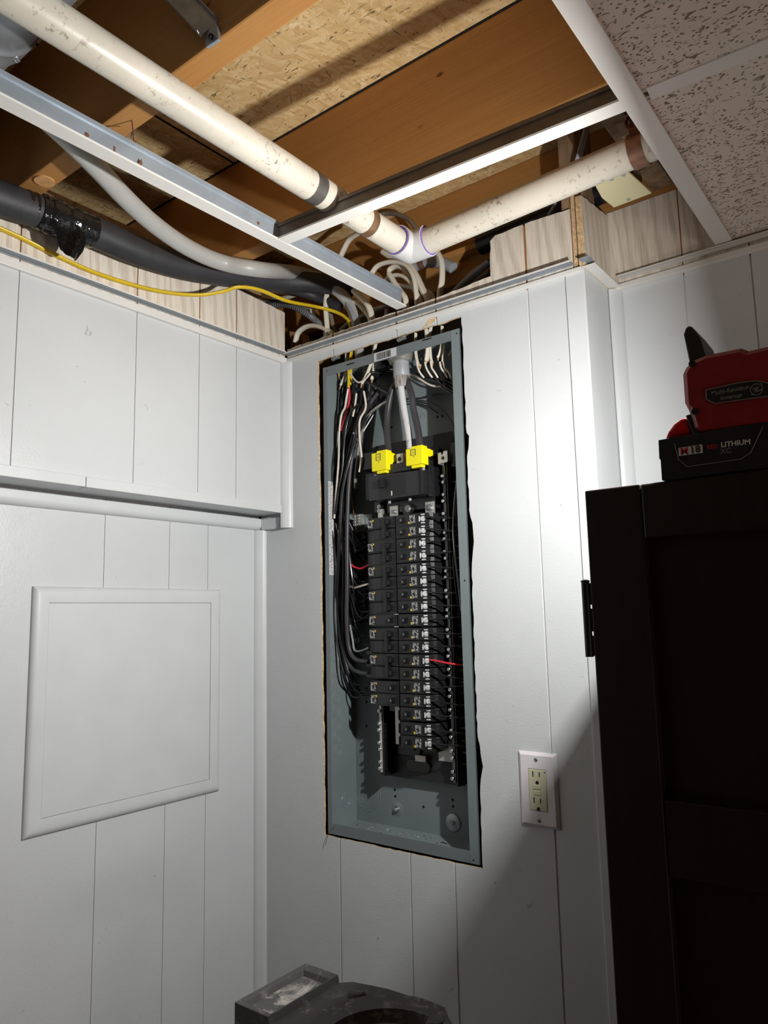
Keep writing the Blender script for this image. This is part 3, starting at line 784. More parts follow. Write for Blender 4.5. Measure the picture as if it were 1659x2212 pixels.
bm = B(); GP = [(0.30, -1.2, 2.205), at(-30, 165, 2, 2.21), at(30, 200, 2, 2.21), at(110, 265, 2, 2.21), at(170, 322, 2, 2.212), at(215, 368, 2, 2.214), at(275, 432, 2, 2.216), at(340, 490, 2, 2.218), at(410, 537, 2, 2.220), at(480, 567, 2, 2.222), at(560, 582, 2, 2.222), at(640, 590, 1, -.06), at(705, 610, 1, -0.0), at(750, 650, 1, .045), at(768, 695, 1, .05), (0.185, 0.05, 2.10)]
tube(bm, GP, 0.0155, 24, 8, rfun=lambda s, i: 1.0 if s < .75 else 1 - (s - .75) * 1.2)
tag(obj('plastic_conduit', bm, M['greypipe'], None, smooth=True), 'curving light grey plastic conduit passing under the long grid runner', 'conduit')

bm = B(); YP = [(0.012, -0.95, 2.19), at(0, 493, 0, .006), at(100, 541, 0, .006), at(200, 587, 0, .006), at(300, 619, 0, .008), at(370, 633, 0, .018), at(430, 637, 0, .035), at(480, 630, 0, .060), at(515, 620, 0, .082), at(560, 626, 0, .095), at(620, 650, 0, .100), at(680, 662, 1, -.005), at(720, 672, 1, .03), at(745, 685, 1, .04), at(757, 706, 1, .04), (0.163, .045, 2.12), (0.158, .045, 2.05)]
tube(bm, YP, 0.0050, 12, 8, flat=0.75)
tag(obj('power_cable', bm, M['yellow'], None, smooth=True), 'yellow cable draped along the left wall into the top of the panel', 'cable')

# ------------------------------------------------------------------ cream cables above the panel
Z4 = 3.072
def zp(X, Y): return 540 + X / Z4, 420 + Y / Z4
rom = [
 ([(740, 640), (795, 545), (850, 472), (950, 447), (1040, 475), (1090, 565), (1108, 720)], .035, .0052, 'romex', 'cream cable arching in the widest loop left of the elbow'),
 ([(885, 612), (915, 555), (985, 535), (1050, 570), (1100, 640), (1128, 715)], .045, .0046, 'romex', 'cream cable making the lowest small arch under the elbow'),
 ([(925, 535), (932, 495), (985, 478), (1045, 525), (1085, 620), (1135, 710)], .06, .0060, 'romex', 'cream cable nested inside the wide loop'),
 ([(925, 530), (965, 595), (1005, 650), (1032, 695)], .03, .0062, 'romex', 'short cream cable slanting across the loops'),
 ([(885, 385), (950, 425), (1040, 450), (1100, 535), (1150, 640), (1180, 700)], .055, .0075, 'romex', 'thick cream cable slanting down from behind the elbow'),
 ([(1210, 340), (1245, 385), (1272, 450), (1275, 560), (1258, 680)], .05, .0062, 'romex', 'cream cable hanging in an S right of the elbow'),
 ([(1345, 310), (1250, 335), (1140, 362)], .06, .0078, 'romex', 'pale cable end lying under the stained drain pipe'),
 ([(820, 165), (880, 132), (960, 128), (1050, 165), (1110, 240), (1150, 330)], .08, .0058, 'cable_brown', 'dusty brown cable arching behind the elbow'),
 ([(720, 255), (660, 300), (620, 370), (590, 440), (548, 560), (515, 640), (502, 740), (512, 885)], .03, .0056, 'romex', 'cream cable hanging down behind the long grid runner'),
 ([(560, 600), (530, 680), (530, 760), (548, 860), (568, 915)], .055, .0050, 'cable_brown', 'dusty cable hanging behind the cream ones at the left'),
 ([(470, 645), (400, 645), (320, 660), (240, 685), (150, 700), (80, 710)], .02, .0055, 'romex', 'cream cable lying level above the grey flexible conduit'),
 ([(300, 985), (318, 920), (370, 880), (430, 872), (500, 895), (550, 930)], .03, .0060, 'romex', 'cream cable humped at the bottom left corner of the opening'),
 ([(690, 640), (745, 690), (790, 750), (812, 832)], .028, .0072, 'romex', 'cream cable leaving the end of the long grid runner'),
 ([(640, 735), (700, 715), (750, 760), (790, 812), (800, 850)], .05, .0055, 'romex', 'cream cable bending under the end of the long grid runner'),
 ([(700, 700), (620, 712), (560, 755), (525, 830), (505, 880)], .06, .0055, 'romex', 'cream cable bowing left of the grey flat cable'),
 ([(60, 712), (140, 702), (230, 722), (330, 745), (410, 765)], .06, .0060, 'romex', 'cream cable half hidden behind the grey flexible conduit'),
 ([(880, 600), (960, 600), (1040, 612), (1130, 625), (1190, 650), (1215, 690)], .08, .0052, 'romex', 'cream cable running level behind the arches'),
 ([(1060, 760), (980, 740), (900, 745), (820, 790), (740, 880)], .07, .0045, 'cable_brown', 'dusty cable low behind the wall edge'),
 ([(1360, 650), (1430, 580), (1510, 510), (1590, 450)], .09, .0075, 'cable_grey', 'grey cable slanting up to the right behind the raw panelling'),
 ([(1440, 650), (1510, 570), (1590, 510)], .10, .0055, 'cable_brown', 'dusty cable slanting up behind the raw panelling'),
 ([(600, 900), (680, 830), (760, 800), (830, 760), (900, 750)], .08, .004, 'romex', 'thin cream cable low behind the grey flat cable'),
 ([(-60, 560), (60, 555), (160, 585), (230, 625), (240, 660)], .03, .0065, 'cable_grey', 'grey cable curling below the black foam-covered pipe'),
]
for pts, y, r, m, lab in rom:
    bm = B(); P = [at(*zp(*p), 1, y) for p in pts]
    last = Vector(P[-1]); 
    if pts[-1][1] > 660: P.append((last.x, y, last.z - 0.03)); 
    tube(bm, P, r * 1.28, 10, 6, flat=0.72)
    tag(obj('building_cable', bm, M[m], None, smooth=True), lab, 'cable')
bm = B(); P = [at(*zp(*p), 1, .045) for p in ((540, 560), (600, 640), (650, 720), (690, 800), (712, 870))]
tube(bm, P, 0.0115, 12, 6, flat=0.55)
tag(obj('building_cable', bm, M['cable_grey'], None, smooth=True), 'wide grey service cable dropping behind the grid runner end', 'cable')
bm = B(); P = [at(*zp(*p), 1, y) for p, y in (((100, 745), .02), ((200, 728), .02), ((300, 750), .02), ((390, 800), .02), ((450, 850), .03), ((490, 890), .035))]
tube(bm, P, 0.0072, 14, 14, rfun=lambda s, i: 1.0 + 0.13 * (1 if i % 2 else -1))
tag(obj('flexible_conduit', bm, M['flex'], None, smooth=False), 'grey ribbed flexible conduit curving into the corner opening', 'conduit')
t = thing('taped_tube', 'grey wrapped tube with brown band behind the hanging cream cable', 'pipe', at(*zp(1230, 460), 1, .10))
bm = B(); tube(bm, [at(*zp(*p), 1, .10) for p in ((1060, 500), (1130, 460), (1220, 448), (1290, 462), (1350, 490))], 0.0125, 14, 5); obj('tube', bm, M['cable_grey'], t, smooth=True)
bm = B(); tube(bm, [at(*zp(*p), 1, .10) for p in ((1128, 461), (1150, 455), (1168, 451))], 0.0131, 14, 3); obj('band', bm, M['brown_tape'], t, smooth=True)
bm = B(); cyl(bm, at(1037, 528, 1, .10), at(1330, 400, 1, .10), 0.023, seg=24)
tag(obj('black_drain_pipe', bm, M['black'], None, smooth=True), 'dark black pipe behind the stained drain pipe and raw panelling', 'pipe')
bm = B(); tube(bm, [at(1268, 275, 2, 2.38), at(1248, 345, 2, 2.33), at(1225, 400, 1, .02), at(1185, 470, 1, .06)], 0.0065, 10, 5, flat=.7)
tag(obj('building_cable', bm, M['cable_grey'], None, smooth=True), 'grey cable dropping behind the stained drain pipe near the stud', 'cable')
bm = B(); prism(bm, [(p[0], p[2]) for p in (at(624, 715, 1, .08), at(650, 718, 1, .08), at(655, 750, 1, .08), at(628, 765, 1, .08))], 1, .08, .11)
tag(obj('wood_offcut', bm, M['fresh'], None, 0.002), 'small orange wood offcut seen in the dark corner opening', 'wood block')
bm = B(); box(bm, 0.34, 0.52, 0.10, 0.131, 2.300, 2.312)
tag(obj('wood_lath', bm, M['joist'], None, 0.001), 'thin orange lath in the dark behind the elbow', 'wood strip')
bm = B(); prism(bm, [(-.03, 2.262), (-.03, 2.31), (-.045, 2.31), (-.045, 2.262)], 1, -.9, -.05)
tag(obj('wood_lath', bm, M['stud'], None, 0.001), 'wood nailer along the back of the left bulkhead', 'wood strip')

# ------------------------------------------------------------------ breaker panel enclosure
BX0, BX1, BZ0, BZ1, BY = 0.1165, 0.4785, 1.0865, 2.0875, 0.0915
box_t = thing('breaker_panel', 'tall grey-green steel breaker panel box set into the hole in the grey wall', 'breaker panel', ((BX0 + BX1) / 2, BY, BZ0))
bm = B()
box(bm, BX0, BX1, BY, BY + .0012, BZ0, BZ1)
obj('back_plate', bm, M['box'], box_t)
bm = B(); box(bm, BX0, BX0 + .0012, .002, BY, BZ0, BZ1); obj('side_plate', bm, M['box'], box_t)
bm = B(); box(bm, BX1 - .0012, BX1, .002, BY, BZ0, BZ1); obj('side_plate', bm, M['box'], box_t)
bm = B(); box(bm, BX0, BX1, .002, BY, BZ0, BZ0 + .0012)
prism(bm, [(0.040, BZ0 + .001), (BY, BZ0 + .0075), (BY, BZ0 + .001)], 0, BX0 + .001, BX1 - .001)
obj('bottom_plate', bm, M['box'], box_t)
bm = B(); box(bm, BX0, BX1, .002, BY, BZ1 - .0012, BZ1); obj('top_plate', bm, M['box'], box_t)
fl = 0.0205
bm = B(); box(bm, BX0, BX0 + fl * .5, .0, .0016, BZ0, BZ1); obj('side_flange', bm, M['box_flange'], box_t)
bm = B(); box(bm, BX1 - fl, BX1, .0, .0016, BZ0, BZ1); box(bm, BX1 - .0015, BX1, .0, .012, BZ0, BZ1); obj('side_flange', bm, M['box'], box_t, 0.0005)
bm = B(); box(bm, BX0 + fl * .5, BX1 - fl, .0004, .0018, BZ0, BZ0 + .021); obj('bottom_flange', bm, M['box_flange'], box_t)
bm = B(); box(bm, BX0 + fl * .5, BX1 - fl, .0004, .0018, BZ1 - .021, BZ1); obj('top_flange', bm, M['box_flange'], box_t)
# slots, holes
bm = B()
for (px, py) in ((757, 786), (922, 733)):
    p = at(px, py, 1, 0.0); box(bm, p[0] - .011, p[0] + .011, -.0002, .001, p[2] - .0012, p[2] + .0012)
for (px, py) in ((986.5, 720), (1023, 1858), (1004, 1254)):
    p = at(px, py, 1, 0.0); cyl(bm, (p[0], -.0003, p[2]), (p[0], .001, p[2]), .0017, seg=12)
for (px, py) in ((706, 801), (709, 1791)):
    p = at(px, py, 1, 0.0); box(bm, p[0] - .0005, p[0] + .0005, -.0003, .001, p[2] - .002, p[2] + .002)
for (px, py) in ((853, 1706), (854, 1720), (978, 1728), (979, 1742), (915, 1743), (846, 923), (945, 901), (956, 899), (792, 1487), (792, 1516), (792, 1568)):
    p = at(px, py, 1, BY); cyl(bm, (p[0], BY - .0003, p[2]), (p[0], BY + .001, p[2]), .0028, seg=14)
obj('hole', bm, M['hole'], box_t, kind='stuff')
# knockouts pressed in the sheet metal
def ring(bm, c, d, r, w=0.0011, hgt=0.0006):
    lathe(bm, c, d, [(0, r - w), (hgt, r - w * .4), (hgt, r + w * .4), (0, r + w)], 36)
bm = B()
for (px, py, rs) in ((785 , 1644, (.0125,)), (795, 1716, (.020, .0245, .029, .034)), (905, 870, (.024, .030))):
    p = at(px, py, 1, BY)
    for r in rs: ring(bm, (p[0], BY, p[2]), (0, -1, 0), r)
for i in range(9):
    zz = at(727, 1390 + i * 29, 0, BX0)[2]
    ring(bm, (BX0 + .0012, 0.030, zz), (1, 0, 0), .011, .0008)
p = at(746, 1730, 0, BX0); ring(bm, (BX0 + .0012, p[1], p[2]), (1, 0, 0), .0135); ring(bm, (BX0 + .0012, p[1], p[2]), (1, 0, 0), .007, .0006)
for i in range(6):
    ring(bm, (0.17 + i * .05, 0.03, BZ0 + .0013), (0, 0, 1), .011, .0008)
obj('knockout_ring', bm, M['box'], box_t, smooth=True, kind='stuff')
# mounting dimples / washers / screws
for (px, py, rw, m) in ((858, 1748, .0150, 'box'), (979, 1777, .0165, 'washer')):
    p = at(px, py, 1, BY - .001); t2 = None
    bm = B(); lathe(bm, (p[0], BY, p[2]), (0, -1, 0), [(0, rw * .2), (.0008, rw * .2), (.0022 if m == 'washer' else .0004, rw * .95), (.0026 if m == 'washer' else .0, rw)] if m == 'box' else [(0, rw), (.0022, rw), (.0026, rw * .96), (.0026, .002)], 36)
    wv = obj('washer', bm, M[m], box_t, smooth=True)
    bm = B(); cyl(bm, (p[0], BY - .001, p[2]), (p[0], BY - .0075, p[2]), .0046, .0040, 6); lathe(bm, (p[0], BY - .001, p[2]), (0, -1, 0), [(0, .0062), (.0022, .0060)], 18)
    obj('bolt', bm, M['zinc'], wv, smooth=True)
# embossed name of the line, upside down like the box
text_obj('embossed_lettering', 'LINE', M['box'], box_t, at(908, 900, 1, BY - .0004), (-1, 0, 0), (0, 0, -1), .010, .0006)
bm = B(); p = at(1003 - 15, 1743 + 2, 1, BY)
# white wiring label down the left inner side and small barcode label on the right
bm = B(); p0 = at(713, 1040, 0, BX0 + .001); p1 = at(716, 1242, 0, BX0 + .001)
box(bm, BX0 + .0013, BX0 + .0016, .010, .030, p1[2], p0[2]); lb = obj('wiring_label', bm, M['label_paper'], box_t, label='white printed wiring label')
bm = B(); r = random.Random(5)
zz = p1[2] + .004
while zz < p0[2] - .006:
    wl = r.uniform(.003, .008); y0 = .012 + r.random() * .006; box(bm, BX0 + .0016, BX0 + .0018, y0, y0 + wl, zz, zz + .0008); zz += r.uniform(.0018, .004)
obj('printed_line', bm, M['mark_dark'], lb, kind='stuff')
bm = B(); pl = at(808, 765, 1, 0.0004); pr = at(856, 750, 1, 0.0004)
box(bm, pl[0], pr[0], .0, .0003, BZ1 - .0195, BZ1 - .001); lb = obj('barcode_label', bm, M['label_paper'], box_t, label='white barcode label')
bm = B(); r = random.Random(11); x = pl[0] + .007
while x < pr[0] - .016:
    wv = r.choice((.0005, .0008, .0013)); box(bm, x, x + wv, -.0002, .0001, BZ1 - .0175, BZ1 - .003); x += wv + r.choice((.0006, .0009, .0014))
obj('bar', bm, M['mark_dark'], lb, kind='stuff')
bm = B(); q0 = at(972, 1040, 1, .085); q1 = at(990, 1078, 1, .085); box(bm, q0[0], q1[0] + .006, .0845, .085, q1[2], q0[2])
obj('side_label', bm, M['label_paper'], box_t, label='small white label behind the right bar')
# mounting pan
PY = 0.072
bm = B(); box(bm, 0.205, 0.408, PY, PY + .0016, 1.200, 1.905); obj('mounting_pan', bm, M['pan'], box_t, 0.0005)
bm = B()
for (px, py, r) in ((885, 1620, .011), (905, 1655, .012)):
    p = at(px, py, 1, PY - .001)
    prism(bm, [(p[0] - .018 + (r * math.cos(a) if math.cos(a) < 0 else r * math.cos(a) + .036), p[2] + r * math.sin(a)) for a in [i * math.pi / 8 + .05 for i in range(16)]], 1, PY - .0045, PY - .0005)
obj('pan_boss', bm, M['black'], box_t, 0.001)
p = at(913, 1637, 1, PY - .002); p2 = at(960, 1650, 1, PY)
bm = B(); box(bm, p[0] - .012, p[0] + .014, PY - .012, PY - .006, p[2] - .006, p[2] + .006); obj('bus_plate', (lambda b2: (box(b2, 0.350, 0.388, PY - .002, PY - .0003, 1.243, 1.285), b2)[1])(B()), M['tin'], box_t, 0.0004)
obj('bus_tail', bm, M['tin'], box_t, 0.0006, label='bare metal bus tail')
# breaker rails and bus
bm = B(); box(bm, 0.292, 0.309, 0.045, PY, 1.262, 1.735); box(bm, 0.245, 0.262, .05, PY, 1.335, 1.735); box(bm, 0.33, 0.36, .05, PY, 1.262, 1.735)
obj('breaker_rail', bm, M['black'], box_t, 0.001)
bm = B(); zs = 1.355
pts = []
ra = at(857, 1522, 1, 0.045); rb = at(857, 1607, 1, 0.045)
x0 = ra[0] - .004
outline = [(x0, ra[2] + .004), (x0 + .008, ra[2] + .004)]
zz = ra[2]
while zz > rb[2] + .004:
    outline += [(x0 + .008, zz - .004), (x0 + .0115, zz - .006), (x0 + .0115, zz - .010), (x0 + .008, zz - .012)]; zz -= .0257
outline += [(x0 + .008, rb[2]), (x0, rb[2])]
prism(bm, outline, 1, .044, .046); obj('twist_out_strip', bm, M['tin'], box_t, label='pale toothed strip beside the right breakers')

# neutral bars: black stand, metal bar, screws
def neutral(px_top, py_top, px_bot, py_bot, mk, lab):
    a, b = at(px_top, py_top, 1, .048), at(px_bot, py_bot, 1, .048)
    bm = B(); xc = (a[0] + b[0]) / 2
    box(bm, xc - .0075, xc + .0105, .050, PY + .010, b[2] - .006, a[2] + .003)
    box(bm, xc + .0065, xc + .0095, .043, .052, b[2] - .006, a[2] + .003)
    for i in range(int((a[2] - b[2]) / .0128)):
        box(bm, xc + .0095, xc + .0125, .047, .060, b[2] + .004 + i * .0128, b[2] + .008 + i * .0128)
    st = obj('neutral_bar_stand', bm, M['black'], box_t, 0.0004)
    bm = B(); box(bm, xc - .0032, xc + .0032, .0445, .052, b[2], a[2]); br = obj('neutral_bar', bm, M[mk], box_t, 0.0004, label=lab)
    bm = B(); n = int((a[2] - b[2]) / .0128)
    first = None
    for i in range(n):
        z = b[2] + .008 + i * .0128
        if i % 3 == 2: continue
        xx = xc - .0015 + (.0 if i % 2 else -.0015)
        if first is None:
            bm2 = B(); lathe(bm2, (xx, .0445, z), (0, -1, 0), [(0, .0036), (.0035, .0036), (.0042, .0030), (.0042, .0019), (.0022, .0016), (.0022, 0)], 14)
            first = obj('terminal_screw', bm2, M['zinc'], br, smooth=True); fz, fx = z, xx
        else:
            c = first.copy(); COL.objects.link(c); c.location = (xx - fx, 0, z - fz)
    return xc
bm = B()
XN = neutral(963, 1000, 981, 1690, 'tin_shaded', 'bare metal neutral bar right of the breakers')
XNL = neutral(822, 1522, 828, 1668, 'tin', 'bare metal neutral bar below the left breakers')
# equipment-ground bar with green plate at left of the breakers
t = box_t
p = at(775, 1125, 1, .055); bm = B(); box(bm, p[0] - .012, p[0] + .012, .050, .060, p[2] - .012, p[2] + .014); gb = obj('ground_bar', bm, M['alu'], t, 0.0006)
bm = B()
for i in range(4):
    for s in (0, 1): lathe(bm, (p[0] + .004 - s * .012, .050, p[2] - .009 + i * .0065), (0, -1, 0), [(0, .0026), (.003, .0026), (.003, .0014), (.001, 0)], 10)
obj('terminal_screw', bm, M['zinc'], gb, smooth=True, kind='stuff')
p = at(793, 1125, 1, .062); bm = B(); box(bm, p[0] - .010, p[0] + .014, .0615, .0625, p[2] - .014, p[2] + .014); obj('bracket_plate', bm, M['box'], t)
bm = B(); r = random.Random(2)
for i in range(15):
    pz = at(780 + r.uniform(-12, 10), 1160 + i * 12, 1, .06); lathe(bm, (pz[0], .060, pz[2]), (0, -1, 0), [(0, .0036), (.004, .0036), (.004, .0018), (.002, 0)], 12)
pz0 = at(780, 1150, 1, .062); pz1 = at(780, 1345, 1, .062); box(bm, pz0[0] - .009, pz0[0] + .009, .060, .070, pz1[2], pz0[2])
obj('left_neutral_bar', bm, M['black'], t, smooth=True)
# main lug bracket above the right bar
p = at(956, 988, 1, .02); bm = B()
prism(bm, [(p[0] - .010, p[2] - .013), (p[0] + .012, p[2] - .011), (p[0] + .012, p[2] + .012), (p[0] + .003, p[2] + .012), (p[0] + .002, p[2] + .006), (p[0] - .001, p[2] + .005), (p[0] - .003, p[2] + .011), (p[0] - .010, p[2] + .010)], 1, .018, .020)
box(bm, p[0] - .010, p[0] - .0085, .018, .045, p[2] - .013, p[2] + .010)
br = obj('lug_bracket', bm, M['alu'], box_t, 0.0008)
bm = B(); cyl(bm, (p[0] + .002, .0175, p[2] - .002), (p[0] + .002, .0185, p[2] - .002), .0035, seg=16); obj('hole', bm, M['hole'], br)
bm = B(); box(bm, p[0] + .013, p[0] + .030, .03, .06, p[2] - .02, p[2] + .03); obj('insulator_block', bm, M['black'], box_t, 0.001)
bm = B(); box(bm, 0.196, 0.236, .03, .07, 1.845, 1.882); box(bm, 0.20, 0.24, .04, .07, 1.78, 1.84); obj('insulator_block', bm, M['black'], box_t, 0.002)
bm = B(); 
bm.free()
for x0, x1 in ((0.228, 0.245), (0.378, 0.385)):
    bm = B(); box(bm, x0, x1, .035, PY, 1.75, 1.87); obj('main_support', bm, M['black'], box_t, 0.001)
# lugs below the main breaker
def bolt(bm, px, py, y, L, r, mi=0):
    p = at(px, py, 1, y); lathe(bm, (p[0], y, p[2]), (0.25, -1, 0), [(0, r * 1.6), (.002, r * 1.6), (.002, r), (L, r), (L, 0)], 18, mi)
bm = B()
for (px, py, wd) in ((850, 1105, .010), (928, 1096, .011)):
    p = at(px, py, 1, .030); box(bm, p[0] - wd, p[0] + wd, .030, .034, p[2] - .013, p[2] + .012)
p = at(821, 1110, 1, .034); box(bm, p[0] - .006, p[0] + .006, .034, .042, p[2] - .018, p[2] + .010)
lg = obj('bus_lug', bm, M['alu'], box_t, 0.0006)
bm = B(); bolt(bm, 853, 1106, .030, .014, .0032); bolt(bm, 928, 1097, .030, .016, .0045); bolt(bm, 881, 1099, .026, .005, .0045)
for py in (1095, 1104): bolt(bm, 819, py, .034, .003, .0028)
obj('bolt', bm, M['zinc'], lg, smooth=True, kind='stuff')
bm = B(); p = at(881, 1100, 1, .030); lathe(bm, (p[0], .034, p[2]), (0, -1, 0), [(0, .013), (.008, .012), (.008, .007)], 24)
box(bm, .262, .385, .036, .060, 1.745, 1.768); obj('bus_insulator', bm, M['black'], box_t, smooth=True)

# ------------------------------------------------------------------ main breaker
mb = thing('main_breaker', 'large black main breaker with two yellow lug covers at the top', 'circuit breaker', (0.305, 0.03, 1.768))
MY = -0.001
zt0, zt1, zb0, zb1 = 1.8225, 1.8165, 1.769, 1.768
bm = B(); prism(bm, [(0.2425, zb0), (0.3695, zb1), (0.3695, zt1 + .0015), (0.2425, zt0)], 1, MY, .05)
box(bm, 0.3695, 0.378, .004, .05, 1.7695, 1.823); box(bm, 0.378, 0.3835, .020, .055, 1.766, 1.842)
obj('case', bm, M['black_matt'], mb, 0.0012)
bm = B(); box(bm, 0.268, 0.302, MY - .0008, MY, 1.792, 1.815); box(bm, .270, .3385, MY - .0005, MY, 1.7725, 1.8165)
obj('escutcheon', bm, M['black_face'], mb, 0.0003)
bm = B(); box(bm, 0.2735, 0.2875, MY - .010, MY, 1.7925, 1.8105); 
for k in range(3): box(bm, .2745 + k * .004, .276 + k * .004, MY - .0115, MY - .009, 1.7935, 1.8095)
obj('toggle', bm, M['black'], mb, 0.0008)
bm = B(); box(bm, 0.302, 0.3045, MY - .0012, MY, 1.774, 1.7835); obj('position_mark', bm, M['mark_white'], mb)
bm = B()
for px, py in ((810, 1028), (914, 1013), (841, 1085), (885, 1079)):
    p = at(px, py, 1, .004); lathe(bm, (p[0], .006, p[2]), (0, -1, 0), [(0, .0035), (.002, .0035), (.0032, .002), (.0032, 0)], 14)
obj('rivet', bm, M['washer'], mb, smooth=True, kind='stuff')
bm = B()
for px, py in ((838, 1062), (859, 1059)):
    p = at(px, py, 1, MY); cyl(bm, (p[0], MY - .0006, p[2]), (p[0], MY - .0002, p[2]), .001, seg=10)
obj('test_hole', bm, M['hole'], mb, kind='stuff')
def lug_cover(pxl, pxr, pyt, pyb, lab, ear=.036):
    a, b = at(pxl, pyb, 1, MY - .004), at(pxr, pyt, 1, MY - .004)
    x0, x1, z0, z1 = a[0], b[0], a[2], b[2]
    bm = B(); box(bm, x0, x1, MY - .004, .018, z0, z1)
    prism(bm, [(.018, z1), (ear, z1 - .002), (ear, z1 - .009), (.024, z0 + .018), (.018, z0 + .018)], 0, x0 + .002, x1)
    box(bm, x0 + .012, x1 - .001, MY - .002, .016, z1, z1 + .004); box(bm, x0 + .011, x1 - .004, MY - .001, .012, z0 - .006, z0)
    o = obj('lug_cover', bm, M['lug_yellow'], mb, 0.0012, label=lab)
    bm = B()
    for (u0, u1, v0, v1) in ((.30, .34, .55, .92), (.30, .62, .88, .92), (.58, .62, .55, .92), (.30, .62, .55, .58), (.41, .43, .64, .82), (.50, .52, .64, .82)):
        box(bm, x0 + (x1 - x0) * u0, x0 + (x1 - x0) * u1, MY - .0043, MY - .004, z0 + (z1 - z0) * v0, z0 + (z1 - z0) * v1)
    xx, zz = x0 + (x1 - x0) * .5, z0 + (z1 - z0) * .47
    cyl(bm, (xx, MY - .0044, zz), (xx, MY - .0039, zz), .0011, seg=10)
    obj('relief_mark', bm, M['grey_tape'], o, kind='stuff')
lug_cover(803, 834, 974, 1019, 'left yellow lug cover'); lug_cover(877, 911, 964, 1007, 'right yellow lug cover', .046)
bm = B(); p = at(869, 993, 1, .02); box(bm, p[0] - .009, p[0] + .008, .012, .03, p[2] - .012, p[2] + .012); nl = obj('neutral_lug', bm, M['tin'], mb, 0.0008)
bm = B(); lathe(bm, (p[0] - .001, .012, p[2]), (0, -1, 0), [(0, .0062), (.0006, .0062), (.0006, .0048), (-.004, .0045)], 20); obj('bore', bm, M['alu'], nl, smooth=True)
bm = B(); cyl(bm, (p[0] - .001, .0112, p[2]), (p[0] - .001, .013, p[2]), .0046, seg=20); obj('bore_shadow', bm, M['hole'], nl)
bm = B(); box(bm, .262, .36, .008, .05, 1.823, 1.842); obj('lug_housing', bm, M['black'], mb, 0.001)

# ------------------------------------------------------------------ branch breakers
BYF = 0.012
def scribble(bm, x0, x1, z0, z1, y, n, seed):
    """tiny unreadable printed lines round a dark centre square; the lines run up the breaker"""
    r = random.Random(seed); W_, H_ = x1 - x0, z1 - z0
    cols = 9
    for c in range(cols):
        x = x0 + (c + .15) / cols * W_; cw = W_ / cols * .62; z = z0 + r.random() * .001
        while z < z1 - .0006:
            L = r.uniform(.0005, .0022)
            L = min(L, z1 - z); u, v = (x - x0) / W_, (z + L / 2 - z0) / H_
            if not (.34 < u < .66 and .25 < v < .72) and r.random() < .72:
                box(bm, x, x + cw * r.choice((.6, 1, 1)), y, y + .0002, z, z + L)
            z += L + r.uniform(.0003, .0007)

